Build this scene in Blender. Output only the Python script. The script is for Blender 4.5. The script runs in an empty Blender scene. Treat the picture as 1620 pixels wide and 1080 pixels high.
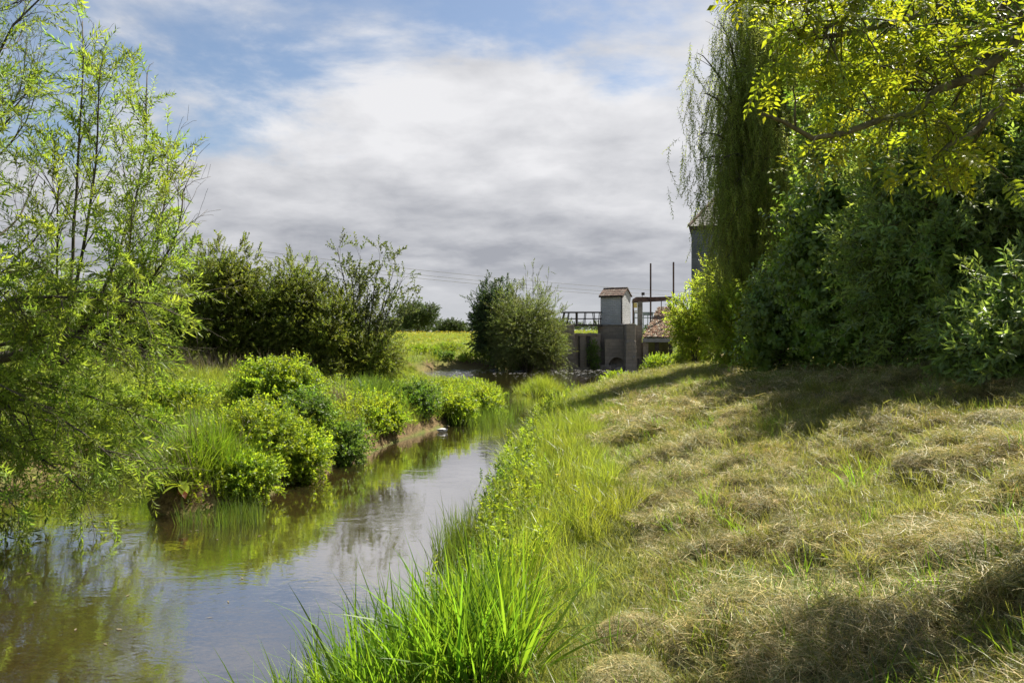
import bpy, math
import numpy as np
from mathutils import Vector, Matrix

R = math.radians
rng = np.random.default_rng(11)
SC = bpy.context.scene
COL = SC.collection

# ------------------------------------------------------------------ camera
CZ = 2.7            # eye above the lower water level (z = 0)
F = 1200.0          # focal length in photo pixels (1620 wide)
HOR = 525.0         # horizon row in the photo
cam = bpy.data.cameras.new('camera')
cam.sensor_width = 36.0
cam.lens = F / 1620.0 * 36.0
cam.shift_y = -(540.0 - HOR) / 1620.0
cam.clip_start = 0.05
cam.clip_end = 6000.0
camo = bpy.data.objects.new('camera', cam)
camo.location = (0, 0, CZ)
camo.rotation_euler = (R(90), 0, 0)
COL.objects.link(camo)
SC.camera = camo

# ------------------------------------------------------------------ light
SUN_AZ, SUN_EL = R(48), R(55)       # azimuth to the right of the view direction
SDIR = Vector((math.sin(SUN_AZ) * math.cos(SUN_EL), math.cos(SUN_AZ) * math.cos(SUN_EL), math.sin(SUN_EL)))
sl = bpy.data.lights.new('sun', 'SUN')
sl.energy = 5.0
sl.angle = R(0.53)
sl.color = (1.0, 0.93, 0.80)
slo = bpy.data.objects.new('sun', sl)
slo.rotation_euler = SDIR.to_track_quat('Z', 'Y').to_euler()
slo.location = SDIR * 60
COL.objects.link(slo)

SC.view_settings.view_transform = 'Standard'
SC.view_settings.look = 'None'
SC.view_settings.gamma = 1.0
SC.view_settings.exposure = 1.35
SC.view_settings.use_curve_mapping = False
cy = SC.cycles
cy.max_bounces = 7
cy.diffuse_bounces = 4
cy.glossy_bounces = 2
cy.transmission_bounces = 4
cy.transparent_max_bounces = 8
cy.caustics_reflective = False
cy.caustics_refractive = False
cy.sample_clamp_indirect = 4.0
cy.use_denoising = True
cy.use_adaptive_sampling = True
cy.adaptive_threshold = 0.025


class NT:
    """small helper for node trees"""
    def __init__(s, tree):
        s.t = tree
        s.t.nodes.clear()
    def n(s, typ, **kw):
        nd = s.t.nodes.new(typ)
        for k, v in kw.items():
            setattr(nd, k, v)
        return nd
    def l(s, a, b):
        s.t.links.new(a, b)
    def math(s, op, a, b=None, c=None, clamp=False):
        nd = s.n('ShaderNodeMath', operation=op, use_clamp=clamp)
        for i, v in enumerate((a, b, c)):
            if v is None:
                continue
            if isinstance(v, (int, float)):
                nd.inputs[i].default_value = v
            else:
                s.l(v, nd.inputs[i])
        return nd.outputs[0]
    def mix(s, f, a, b, mode='MIX'):
        nd = s.n('ShaderNodeMix', data_type='RGBA', blend_type=mode)
        for sock, v in ((nd.inputs[0], f), (nd.inputs[6], a), (nd.inputs[7], b)):
            if isinstance(v, (int, float)):
                sock.default_value = v
            elif isinstance(v, tuple):
                sock.default_value = (*v[:3], 1)
            else:
                s.l(v, sock)
        return nd.outputs[2]
    def noise(s, vec, scale, detail=4, rough=0.55, dist=0.0):
        nd = s.n('ShaderNodeTexNoise')
        nd.inputs['Scale'].default_value = scale
        nd.inputs['Detail'].default_value = detail
        nd.inputs['Roughness'].default_value = rough
        nd.inputs['Distortion'].default_value = dist
        if vec is not None:
            s.l(vec, nd.inputs['Vector'])
        return nd.outputs[0]
    def ramp(s, f, stops):
        nd = s.n('ShaderNodeMapRange', interpolation_type='SMOOTHSTEP')
        nd.inputs[1].default_value, nd.inputs[2].default_value = stops
        s.l(f, nd.inputs[0])
        return nd.outputs[0]


# ------------------------------------------------------------------ sky
world = bpy.data.worlds.new('World')
SC.world = world
world.use_nodes = True
w = NT(world.node_tree)
sky = w.n('ShaderNodeTexSky', sky_type='NISHITA', sun_disc=False)
sky.sun_elevation = SUN_EL
sky.sun_rotation = SUN_AZ
sky.altitude = 30
sky.air_density = 1.0
sky.dust_density = 1.2
tc = w.n('ShaderNodeTexCoord')
sep = w.n('ShaderNodeSeparateXYZ')
w.l(tc.outputs['Generated'], sep.inputs[0])
zz = w.math('MAXIMUM', sep.outputs[2], 0.0)
den = w.math('ADD', zz, 0.21)
cmb = w.n('ShaderNodeCombineXYZ')
w.l(w.math('DIVIDE', sep.outputs[0], den), cmb.inputs[0])
w.l(w.math('DIVIDE', sep.outputs[1], den), cmb.inputs[1])
cmb.inputs[2].default_value = 3.7
uv = cmb.outputs[0]
n1 = w.noise(uv, 1.7, 9, 0.58, 0.25)
n2 = w.noise(uv, 4.0, 8, 0.54, 0.15)
n3 = w.noise(uv, 0.8, 3, 0.5)
# cover thins out with height; more broken up towards the left of the view
b = w.math('MULTIPLY_ADD', zz, -2.2, 1.09)
b = w.math('MULTIPLY_ADD', sep.outputs[0], 0.42, b)
cov = w.math('ADD', b, w.math('MULTIPLY_ADD', n1, 1.5, -0.75))
cov = w.math('MAXIMUM', cov, w.math('MULTIPLY_ADD', n1, 0.9, -0.24))
cover = w.ramp(cov, (0.16, 0.48))
shade = w.math('ADD', w.math('MULTIPLY_ADD', n2, 1.5, -0.75), w.math('MULTIPLY_ADD', n3, 1.0, -0.5))
low = w.ramp(zz, (0.02, 0.30))
shade = w.math('ADD', shade, w.math('MULTIPLY_ADD', low, 0.62, 0.17), clamp=True)
ccol = w.mix(shade, (0.26, 0.27, 0.30), (0.57, 0.57, 0.585))
hz = w.ramp(zz, (0.0, 0.10))
ccol = w.mix(hz, (0.40, 0.41, 0.43), ccol)
bg1 = w.n('ShaderNodeBackground')
w.l(sky.outputs[0], bg1.inputs[0])
bg1.inputs[1].default_value = 0.050
bg2 = w.n('ShaderNodeBackground')
w.l(ccol, bg2.inputs[0])
bg2.inputs[1].default_value = 0.59
mx = w.n('ShaderNodeMixShader')
w.l(cover, mx.inputs[0]); w.l(bg1.outputs[0], mx.inputs[1]); w.l(bg2.outputs[0], mx.inputs[2])
wo = w.n('ShaderNodeOutputWorld')
w.l(mx.outputs[0], wo.inputs[0])


# ------------------------------------------------------------------ materials
def new_mat(name):
    m = bpy.data.materials.new(name)
    m.use_nodes = True
    return m, NT(m.node_tree)


def leaf_mat(name, col, tcol, tf=0.42, rough=0.45, hue=0.03, val=0.35, spec=0.3):
    """leaf: diffuse front, light shining through, a little gloss; varies from sprig to sprig"""
    m, t = new_mat(name)
    oi = t.n('ShaderNodeObjectInfo')
    geo = t.n('ShaderNodeNewGeometry')
    nz = t.noise(geo.outputs['Position'], 0.9, 2)
    rnd = oi.outputs['Random']
    wn = t.n('ShaderNodeTexWhiteNoise', noise_dimensions='1D')
    t.l(rnd, wn.inputs['W'])
    h = t.math('ADD', t.math('MULTIPLY_ADD', rnd, hue, 0.5 - hue / 2), t.math('MULTIPLY_ADD', nz, 0.06, -0.03))
    v = t.math('ADD', t.math('MULTIPLY_ADD', wn.outputs[0], val * 2, 1 - val), t.math('MULTIPLY_ADD', nz, 0.5, -0.25))
    def hsv(c):
        nd = t.n('ShaderNodeHueSaturation')
        nd.inputs['Color'].default_value = (*c, 1)
        t.l(h, nd.inputs['Hue']); t.l(v, nd.inputs['Value'])
        return nd.outputs[0]
    p = t.n('ShaderNodeBsdfPrincipled')
    p.inputs['Roughness'].default_value = rough
    p.inputs['Specular IOR Level'].default_value = spec
    t.l(hsv(col), p.inputs['Base Color'])
    tr = t.n('ShaderNodeBsdfTranslucent')
    t.l(hsv(tcol), tr.inputs['Color'])
    ms = t.n('ShaderNodeMixShader')
    ms.inputs[0].default_value = tf
    t.l(p.outputs[0], ms.inputs[1]); t.l(tr.outputs[0], ms.inputs[2])
    o = t.n('ShaderNodeOutputMaterial')
    t.l(ms.outputs[0], o.inputs[0])
    return m


def rough_mat(name, c1, c2, scale=6.0, rough=0.85, bump=0.3, c3=None, s3=1.3, stretch=None, spec=0.25):
    """two colours broken up by noise, a third one in larger stains"""
    m, t = new_mat(name)
    tco = t.n('ShaderNodeTexCoord')
    vec = tco.outputs['Object']
    if stretch:
        mp = t.n('ShaderNodeMapping')
        mp.inputs['Scale'].default_value = stretch
        t.l(vec, mp.inputs[0]); vec = mp.outputs[0]
    n = t.noise(vec, scale, 7, 0.62)
    c = t.mix(t.ramp(n, (0.32, 0.68)), c1, c2)
    if c3:
        c = t.mix(t.ramp(t.noise(vec, s3, 4), (0.5, 0.68)), c, c3)
    p = t.n('ShaderNodeBsdfPrincipled')
    t.l(c, p.inputs['Base Color'])
    p.inputs['Roughness'].default_value = rough
    p.inputs['Specular IOR Level'].default_value = spec
    if bump:
        b = t.n('ShaderNodeBump')
        b.inputs['Strength'].default_value = bump
        b.inputs['Distance'].default_value = 0.05
        t.l(n, b.inputs['Height']); t.l(b.outputs[0], p.inputs['Normal'])
    o = t.n('ShaderNodeOutputMaterial')
    t.l(p.outputs[0], o.inputs[0])
    return m


def masonry_mat(name, c1, c2, cm, bw=0.35, bh=0.16, stain=(0.05, 0.05, 0.04), s3=0.5, amt=(0.45, 0.7)):
    m, t = new_mat(name)
    tco = t.n('ShaderNodeTexCoord')
    sp = t.n('ShaderNodeSeparateXYZ'); t.l(tco.outputs['Object'], sp.inputs[0])
    cb = t.n('ShaderNodeCombineXYZ')
    t.l(t.math('ADD', sp.outputs[0], sp.outputs[1]), cb.inputs[0]); t.l(sp.outputs[2], cb.inputs[1])
    wob = t.noise(tco.outputs['Object'], 3.0, 2)
    br = t.n('ShaderNodeTexBrick')
    br.inputs['Scale'].default_value = 1.0
    br.inputs['Brick Width'].default_value = bw
    br.inputs['Row Height'].default_value = bh
    br.inputs['Mortar Size'].default_value = 0.012
    br.inputs['Mortar Smooth'].default_value = 0.3
    br.inputs['Color1'].default_value = (*c1, 1); br.inputs['Color2'].default_value = (*c2, 1)
    br.inputs['Mortar'].default_value = (*cm, 1)
    va = t.n('ShaderNodeVectorMath', operation='ADD')
    t.l(cb.outputs[0], va.inputs[0])
    sc_ = t.n('ShaderNodeVectorMath', operation='SCALE'); sc_.inputs['Scale'].default_value = 0.12
    nc = t.n('ShaderNodeTexNoise'); nc.inputs['Scale'].default_value = 2.0
    t.l(tco.outputs['Object'], nc.inputs['Vector']); t.l(nc.outputs['Color'], sc_.inputs[0])
    t.l(sc_.outputs[0], va.inputs[1]); t.l(va.outputs[0], br.inputs['Vector'])
    c = t.mix(t.math('MULTIPLY', wob, 0.5), br.outputs['Color'], (c1[0] * .6, c1[1] * .6, c1[2] * .6))
    c = t.mix(t.ramp(t.noise(tco.outputs['Object'], s3, 6, 0.65), amt), c, stain)
    p = t.n('ShaderNodeBsdfPrincipled'); t.l(c, p.inputs['Base Color'])
    p.inputs['Roughness'].default_value = 0.9
    b = t.n('ShaderNodeBump'); b.inputs['Strength'].default_value = 0.6; b.inputs['Distance'].default_value = 0.04
    t.l(t.math('SUBTRACT', t.noise(tco.outputs['Object'], 9.0, 5), br.outputs['Fac']), b.inputs['Height'])
    t.l(b.outputs[0], p.inputs['Normal'])
    o = t.n('ShaderNodeOutputMaterial'); t.l(p.outputs[0], o.inputs[0])
    return m


M = {}
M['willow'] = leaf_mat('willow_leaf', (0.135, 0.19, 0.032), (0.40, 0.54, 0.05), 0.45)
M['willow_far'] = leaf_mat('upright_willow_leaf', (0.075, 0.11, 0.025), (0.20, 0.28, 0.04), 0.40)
M['weeping'] = leaf_mat('weeping_willow_leaf', (0.18, 0.225, 0.06), (0.50, 0.58, 0.10), 0.50)
M['hawthorn'] = leaf_mat('hawthorn_leaf', (0.11, 0.14, 0.03), (0.32, 0.39, 0.04), 0.40, val=0.45)
M['sparse'] = leaf_mat('sallow_leaf', (0.10, 0.125, 0.045), (0.19, 0.24, 0.05), 0.35)
M['ivy'] = leaf_mat('ivy_leaf', (0.045, 0.075, 0.025), (0.10, 0.17, 0.03), 0.25, rough=0.5, spec=0.3)
M['grey_willow'] = leaf_mat('grey_willow_leaf', (0.115, 0.145, 0.045), (0.24, 0.30, 0.05), 0.38)
M['oak'] = leaf_mat('oak_leaf', (0.065, 0.095, 0.028), (0.10, 0.15, 0.02), 0.25)
M['dogwood'] = leaf_mat('dogwood_leaf', (0.125, 0.19, 0.042), (0.34, 0.50, 0.05), 0.38, rough=0.45, spec=0.45)
M['sallow'] = leaf_mat('osier_leaf', (0.145, 0.215, 0.062), (0.38, 0.52, 0.07), 0.40, rough=0.45, spec=0.45)
M['pinnate'] = leaf_mat('pinnate_leaf', (0.09, 0.14, 0.018), (0.44, 0.50, 0.02), 0.50, hue=0.04)
M['golden'] = leaf_mat('golden_shrub_leaf', (0.15, 0.19, 0.03), (0.54, 0.64, 0.05), 0.55)
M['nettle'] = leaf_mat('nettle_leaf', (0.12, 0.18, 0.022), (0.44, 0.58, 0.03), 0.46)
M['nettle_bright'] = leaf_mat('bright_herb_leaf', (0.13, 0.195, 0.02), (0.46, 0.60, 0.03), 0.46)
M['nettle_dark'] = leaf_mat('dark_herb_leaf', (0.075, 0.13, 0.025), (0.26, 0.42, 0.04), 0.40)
M['grass'] = leaf_mat('tall_grass_blade', (0.13, 0.175, 0.025), (0.42, 0.52, 0.04), 0.45, rough=0.4, spec=0.4)
M['grass_lush'] = leaf_mat('lush_grass_blade', (0.085, 0.155, 0.018), (0.32, 0.52, 0.025), 0.42, rough=0.45, spec=0.25)
M['grass_left'] = leaf_mat('meadow_grass_blade', (0.13, 0.165, 0.03), (0.38, 0.45, 0.04), 0.42)
M['reed'] = leaf_mat('reed_blade', (0.07, 0.12, 0.022), (0.22, 0.34, 0.03), 0.38)
M['mown'] = leaf_mat('mown_grass_blade', (0.16, 0.18, 0.04), (0.36, 0.38, 0.06), 0.40, val=0.3)
M['straw'] = leaf_mat('hay_strand', (0.50, 0.41, 0.19), (0.48, 0.38, 0.13), 0.32, hue=0.02, val=0.45)
M['straw_green'] = leaf_mat('green_hay_strand', (0.17, 0.185, 0.07), (0.25, 0.26, 0.06), 0.30, hue=0.03, val=0.4)
M['dead'] = leaf_mat('dead_stalk', (0.24, 0.20, 0.13), (0.2, 0.16, 0.1), 0.2, hue=0.02)
M['butter'] = leaf_mat('buttercup', (0.58, 0.50, 0.04), (0.5, 0.42, 0.03), 0.3, hue=0.01, val=0.1)
M['dock'] = leaf_mat('dock_leaf', (0.13, 0.20, 0.02), (0.40, 0.50, 0.03), 0.45)
M['dock_red'] = leaf_mat('red_dock_leaf', (0.18, 0.06, 0.02), (0.30, 0.09, 0.02), 0.4)
M['bark'] = rough_mat('bark', (0.045, 0.038, 0.028), (0.13, 0.115, 0.085), 9, 0.9, 0.7, stretch=(1, 1, .25))
M['bark_light'] = rough_mat('mossy_bark', (0.06, 0.052, 0.03), (0.17, 0.16, 0.085), 12, 0.9, 0.5, (0.10, 0.12, 0.03))
M['twig'] = rough_mat('twig', (0.07, 0.055, 0.03), (0.13, 0.10, 0.05), 14, 0.8, 0)
M['stem'] = rough_mat('green_stem', (0.11, 0.14, 0.03), (0.16, 0.19, 0.05), 14, 0.7, 0)
M['wood_dark'] = rough_mat('dark_timber', (0.035, 0.03, 0.027), (0.085, 0.075, 0.065), 7, 0.85, 0.3)
M['rust'] = rough_mat('rusty_steel', (0.06, 0.04, 0.035), (0.13, 0.085, 0.07), 5, 0.7, 0.2)
M['concrete'] = rough_mat('concrete', (0.17, 0.16, 0.14), (0.28, 0.265, 0.235), 4, 0.9, 0.3, (0.09, 0.085, 0.07))
M['fascia'] = rough_mat('grey_fascia', (0.18, 0.18, 0.18), (0.27, 0.265, 0.26), 3, 0.8, 0.1)
M['stone'] = masonry_mat('hut_stone', (0.52, 0.54, 0.56), (0.42, 0.44, 0.46), (0.30, 0.30, 0.30), .33, .13, (0.33, 0.34, 0.34))
M['stone_mill'] = masonry_mat('mill_stone', (0.15, 0.168, 0.20), (0.09, 0.105, 0.13), (0.08, 0.085, 0.09), .55, .24, (0.09, 0.10, 0.115))
M['weir'] = masonry_mat('weir_stone', (0.31, 0.27, 0.22), (0.22, 0.19, 0.155), (0.17, 0.15, 0.12), .5, .25, (0.10, 0.092, 0.068), .6, (.5, .75))
M['brickish'] = masonry_mat('lock_brick', (0.40, 0.335, 0.265), (0.30, 0.25, 0.20), (0.25, 0.215, 0.175), .24, .085, (0.14, 0.125, 0.10), .5, (.5, .8))
M['slate'] = rough_mat('slate', (0.16, 0.155, 0.15), (0.28, 0.27, 0.255), 3, 0.6, 0.2, (0.20, 0.19, 0.14))
M['hutroof'] = rough_mat('stone_slate', (0.085, 0.06, 0.05), (0.17, 0.115, 0.09), 6, 0.85, 0.5, (0.20, 0.18, 0.15), 2.5)
M['cable'] = rough_mat('cable', (0.16, 0.16, 0.17), (0.2, 0.2, 0.21), 5, 0.7, 0)
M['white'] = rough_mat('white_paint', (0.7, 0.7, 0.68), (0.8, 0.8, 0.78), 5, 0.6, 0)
M['yellow'] = rough_mat('yellow_sign_paint', (0.5, 0.4, 0.12), (0.6, 0.5, 0.2), 8, 0.6, 0)
M['blue'] = rough_mat('pale_blue_paint', (0.26, 0.34, 0.37), (0.33, 0.40, 0.42), 5, 0.6, 0)


def tile_mat():
    m, t = new_mat('clay_tile')
    geo = t.n('ShaderNodeNewGeometry')
    r = geo.outputs['Random Per Island']
    cr = t.n('ShaderNodeValToRGB')
    e = cr.color_ramp
    e.elements[0].color = (0.10, 0.052, 0.035, 1)
    e.elements[1].color = (0.50, 0.44, 0.38, 1)
    for pos, c in ((0.3, (0.22, 0.11, 0.065)), (0.6, (0.32, 0.18, 0.11)), (0.8, (0.24, 0.20, 0.12))):
        el = e.elements.new(pos); el.color = (*c, 1)
    t.l(r, cr.inputs[0])
    p = t.n('ShaderNodeBsdfPrincipled'); p.inputs['Roughness'].default_value = 0.85
    c = t.mix(t.ramp(t.noise(geo.outputs['Position'], 7, 4), (0.4, 0.7)), cr.outputs[0], (0.16, 0.13, 0.08))
    t.l(c, p.inputs['Base Color'])
    o = t.n('ShaderNodeOutputMaterial'); t.l(p.outputs[0], o.inputs[0])
    return m


M['tile'] = tile_mat()


def water_mat():
    m, t = new_mat('river_water')
    geo = t.n('ShaderNodeNewGeometry')
    sp = t.n('ShaderNodeSeparateXYZ'); t.l(geo.outputs['Position'], sp.inputs[0])
    mp = t.n('ShaderNodeMapping'); mp.inputs['Scale'].default_value = (1.0, 1.7, 1.0); mp.inputs['Rotation'].default_value = (0, 0, 0.35)
    t.l(geo.outputs['Position'], mp.inputs[0])
    a = t.noise(mp.outputs[0], 2.2, 4, 0.55, 0.6)
    b_ = t.noise(mp.outputs[0], 9.0, 3, 0.5, 0.3)
    calm = t.noise(geo.outputs['Position'], 0.35, 2)
    rough_far = t.ramp(sp.outputs[1], (38.0, 50.0))
    # ripples: weak in the reach, lively in the weir pool
    h1 = t.math('MULTIPLY', a, t.math('MULTIPLY_ADD', rough_far, 0.035, t.math('MULTIPLY_ADD', t.ramp(calm, (.4, .65)), 0.0045, 0.0014)))
    h2 = t.math('MULTIPLY', b_, t.math('MULTIPLY_ADD', rough_far, 0.010, t.math('MULTIPLY_ADD', t.ramp(calm, (.4, .65)), 0.0012, 0.0003)))
    bp = t.n('ShaderNodeBump'); bp.inputs['Strength'].default_value = 1.0; bp.inputs['Distance'].default_value = 1.0
    t.l(t.math('ADD', h1, h2), bp.inputs['Height'])
    gl = t.n('ShaderNodeBsdfGlossy'); gl.inputs['Roughness'].default_value = 0.03; gl.inputs['Color'].default_value = (0.97, 0.97, 1, 1)
    t.l(bp.outputs[0], gl.inputs['Normal'])
    tr = t.n('ShaderNodeBsdfTransparent'); tr.inputs['Color'].default_value = (0.66, 0.58, 0.36, 1)
    df = t.n('ShaderNodeBsdfDiffuse'); df.inputs['Color'].default_value = (0.042, 0.036, 0.014, 1)
    m1 = t.n('ShaderNodeMixShader'); m1.inputs[0].default_value = 0.5
    t.l(tr.outputs[0], m1.inputs[1]); t.l(df.outputs[0], m1.inputs[2])
    lw = t.n('ShaderNodeLayerWeight'); lw.inputs['Blend'].default_value = 0.5
    t.l(bp.outputs[0], lw.inputs['Normal'])
    refl = t.math('MULTIPLY_ADD', t.math('POWER', lw.outputs['Facing'], 2.0), 0.86, 0.12)
    m2 = t.n('ShaderNodeMixShader')
    t.l(refl, m2.inputs[0]); t.l(m1.outputs[0], m2.inputs[1]); t.l(gl.outputs[0], m2.inputs[2])
    o = t.n('ShaderNodeOutputMaterial'); t.l(m2.outputs[0], o.inputs[0])
    return m


def ground_mat():
    m, t = new_mat('ground_cover')
    geo = t.n('ShaderNodeNewGeometry')
    pos = geo.outputs['Position']
    def att(n):
        a = t.n('ShaderNodeAttribute'); a.attribute_name = n
        return a.outputs['Fac']
    n1 = t.noise(pos, 2.0, 6, 0.6)
    n2 = t.noise(pos, 14.0, 5, 0.65)
    n3 = t.noise(pos, 60.0, 3, 0.6)
    g = t.mix(t.ramp(n1, (.35, .65)), (0.055, 0.085, 0.018), (0.10, 0.125, 0.03))
    far = t.noise(pos, 0.12, 5, 0.6)
    fieldc = t.mix(t.ramp(far, (.38, .6)), (0.12, 0.17, 0.03), (0.20, 0.21, 0.035))
    g = t.mix(att('field'), g, fieldc)
    mown = t.mix(t.ramp(n2, (.35, .65)), (0.11, 0.11, 0.035), (0.26, 0.21, 0.095))
    mown = t.mix(t.ramp(n3, (.4, .7)), mown, (0.06, 0.05, 0.03))
    g = t.mix(att('mown'), g, mown)
    mud = t.mix(t.ramp(n2, (.35, .65)), (0.075, 0.052, 0.028), (0.18, 0.13, 0.065))
    g = t.mix(att('mud'), g, mud)
    bed = t.mix(t.ramp(n2, (.4, .62)), (0.11, 0.082, 0.035), (0.22, 0.165, 0.075))
    g = t.mix(att('bed'), g, bed)
    p = t.n('ShaderNodeBsdfPrincipled'); p.inputs['Roughness'].default_value = 0.95
    p.inputs['Specular IOR Level'].default_value = 0.1
    t.l(g, p.inputs['Base Color'])
    b = t.n('ShaderNodeBump'); b.inputs['Strength'].default_value = 0.6; b.inputs['Distance'].default_value = 0.05
    t.l(t.math('ADD', n2, t.math('MULTIPLY', n3, 0.5)), b.inputs['Height']); t.l(b.outputs[0], p.inputs['Normal'])
    o = t.n('ShaderNodeOutputMaterial'); t.l(p.outputs[0], o.inputs[0])
    return m


M['water'] = water_mat()
M['ground'] = ground_mat()


# ------------------------------------------------------------------ mesh helpers
def W(px, py, Y):
    """photo pixel at depth Y -> point"""
    return np.array([(px - 810.0) / F * Y, Y, CZ + (HOR - py) / F * Y])


def make_mesh(name, V, faces, mats, fm=None, smooth=True):
    me = bpy.data.meshes.new(name)
    V = np.asarray(V, dtype=np.float32).reshape(-1, 3)
    faces = [np.asarray(f, dtype=np.int32) for f in faces if len(f)]
    me.vertices.add(len(V))
    me.vertices.foreach_set('co', V.ravel())
    if faces:
        loops = np.concatenate([f.ravel() for f in faces])
        tot = np.concatenate([np.full(len(f), f.shape[1], dtype=np.int32) for f in faces])
        start = np.concatenate([[0], np.cumsum(tot)[:-1]]).astype(np.int32)
        me.loops.add(len(loops)); me.loops.foreach_set('vertex_index', loops)
        me.polygons.add(len(tot)); me.polygons.foreach_set('loop_start', start)
        if fm is not None:
            me.polygons.foreach_set('material_index', np.asarray(fm, dtype=np.int32))
        me.polygons.foreach_set('use_smooth', np.full(len(tot), smooth, dtype=bool))
    for m in mats:
        me.materials.append(M[m] if isinstance(m, str) else m)
    me.update(calc_edges=True)
    return me


def link(name, me, parent=None):
    o = bpy.data.objects.new(name, me)
    COL.objects.link(o)
    if parent is not None:
        o.parent = parent
    return o


def thing(name, label, cat, loc=(0, 0, 0), group=None, rz=0.0):
    o = bpy.data.objects.new(name, None)
    o.empty_display_size = 0.2
    COL.objects.link(o)
    o.location = loc
    o.rotation_euler = (0, 0, rz)
    return tag(o, label, cat, group)


def tag(o, label, cat=None, group=None, kind=None):
    o['label'] = label
    if cat:
        o['category'] = cat
    if group:
        o['group'] = group
    if kind:
        o['kind'] = kind
    return o


class MB:
    """collects shapes; build() links them as one mesh object"""
    def __init__(s):
        s.V = []; s.F = {3: [], 4: []}; s.n = 0
    def add(s, V, faces):
        V = np.asarray(V, dtype=float).reshape(-1, 3)
        for f in faces:
            f = np.asarray(f, dtype=np.int64)
            if len(f):
                s.F[f.shape[1]].append(f + s.n)
        s.V.append(V); s.n += len(V)
        return s
    def box(s, x0, x1, y0, y1, z0, z1, tx=0.0, ty=0.0, jit=0.0):
        v = np.array([[x0 - tx, y0 - ty, z0], [x1 + tx, y0 - ty, z0], [x1 + tx, y1 + ty, z0], [x0 - tx, y1 + ty, z0],
                      [x0, y0, z1], [x1, y0, z1], [x1, y1, z1], [x0, y1, z1]], dtype=float)
        if jit:
            v += rng.uniform(-jit, jit, v.shape)
        return s.add(v, [[[0, 3, 2, 1], [4, 5, 6, 7], [0, 1, 5, 4], [1, 2, 6, 5], [2, 3, 7, 6], [3, 0, 4, 7]]])
    def bar(s, a, b, wx, wy=None, up=(0, 0, 1)):
        a = np.asarray(a, float); b = np.asarray(b, float); wy = wy or wx
        d = b - a; L = np.linalg.norm(d); d /= L
        u = np.asarray(up, float)
        if abs(u @ d) > 0.95:
            u = np.array([0, 1.0, 0])
        x = np.cross(d, u); x /= np.linalg.norm(x); y = np.cross(x, d)
        c = [(-1, -1), (1, -1), (1, 1), (-1, 1)]
        v = [a + x * i * wx / 2 + y * j * wy / 2 for i, j in c] + [b + x * i * wx / 2 + y * j * wy / 2 for i, j in c]
        return s.add(v, [[[0, 3, 2, 1], [4, 5, 6, 7], [0, 1, 5, 4], [1, 2, 6, 5], [2, 3, 7, 6], [3, 0, 4, 7]]])
    def tube(s, pts, rad, sides=6):
        V, Fq, Ft = tube(pts, rad, sides)
        return s.add(V, [Fq, Ft])
    def prism(s, poly, y0, y1):
        """polygon in x,z extruded from y0 to y1 (convex or fan-safe)"""
        n = len(poly); p = np.asarray(poly, float)
        v = [(a, y0, c) for a, c in p] + [(a, y1, c) for a, c in p]
        q = [[i, (i + 1) % n, n + (i + 1) % n, n + i] for i in range(n)]
        t = [[0, i, i + 1] for i in range(1, n - 1)] + [[n, n + i + 1, n + i] for i in range(1, n - 1)]
        return s.add(v, [q, t])
    def build(s, name, mat, parent=None, smooth=False, bevel=0.0):
        V = np.concatenate(s.V) if s.V else np.zeros((0, 3))
        fs = [np.concatenate(s.F[k]) for k in (3, 4) if s.F[k]]
        o = link(name, make_mesh(name, V, fs, [mat], smooth=smooth), parent)
        if bevel:
            b = o.modifiers.new('bevel', 'BEVEL'); b.width = bevel; b.segments = 2; b.limit_method = 'ANGLE'
        return o


def tube(pts, rad, sides=6):
    pts = np.asarray(pts, float); n = len(pts)
    rad = np.broadcast_to(np.asarray(rad, float), (n,))
    d = np.gradient(pts, axis=0)
    d /= np.linalg.norm(d, axis=1)[:, None] + 1e-9
    u = np.array([0.31, 0.17, 0.93])
    if abs(d[0] @ u) > 0.9:
        u = np.array([0.9, 0.1, 0.1])
    x = np.cross(d, u); x /= np.linalg.norm(x, axis=1)[:, None] + 1e-9
    y = np.cross(d, x)
    a = np.arange(sides) / sides * 2 * math.pi
    ring = (x[:, None] * np.cos(a)[None, :, None] + y[:, None] * np.sin(a)[None, :, None]) * rad[:, None, None] + pts[:, None]
    V = np.concatenate([ring.reshape(-1, 3), pts[:1], pts[-1:]])
    i = np.arange(n - 1)[:, None]; j = np.arange(sides)[None]
    j2 = (j + 1) % sides
    q = np.stack([i * sides + j, i * sides + j2, (i + 1) * sides + j2, (i + 1) * sides + j], -1).reshape(-1, 4)
    b0 = n * sides; b1 = b0 + 1; jj = np.arange(sides); k2 = (jj + 1) % sides
    t = np.concatenate([np.stack([k2, jj, np.full(sides, b0)], -1),
                        np.stack([(n - 1) * sides + jj, (n - 1) * sides + k2, np.full(sides, b1)], -1)])
    return V, q, t


def unit(v):
    v = np.asarray(v, float)
    return v / (np.linalg.norm(v, axis=-1, keepdims=True) + 1e-9)


def rand_dirs(n):
    return unit(rng.normal(size=(n, 3)))


def leaves(P, D, N, L, Wd, fold=0.25, mid=0.45, curl=0.0):
    """leaf blades from base points P along D, facing N: 5 vertices, 4 triangles each"""
    P = np.asarray(P, float); D = unit(D); n = len(P)
    S = unit(np.cross(D, N)); N = np.cross(S, D)
    L = np.broadcast_to(L, (n,))[:, None]; Wd = np.broadcast_to(Wd, (n,))[:, None]
    c = P + D * L * mid
    l = c + S * Wd / 2 + N * Wd * fold
    r = c - S * Wd / 2 + N * Wd * fold
    tip = P + D * L - N * L * curl
    V = np.stack([P, l, c, r, tip], 1).reshape(-1, 3)
    k = np.arange(n)[:, None, None] * 5
    T = (np.array([[0, 2, 1], [0, 3, 2], [1, 2, 4], [2, 3, 4]])[None] + k).reshape(-1, 3)
    return V, T


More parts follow.
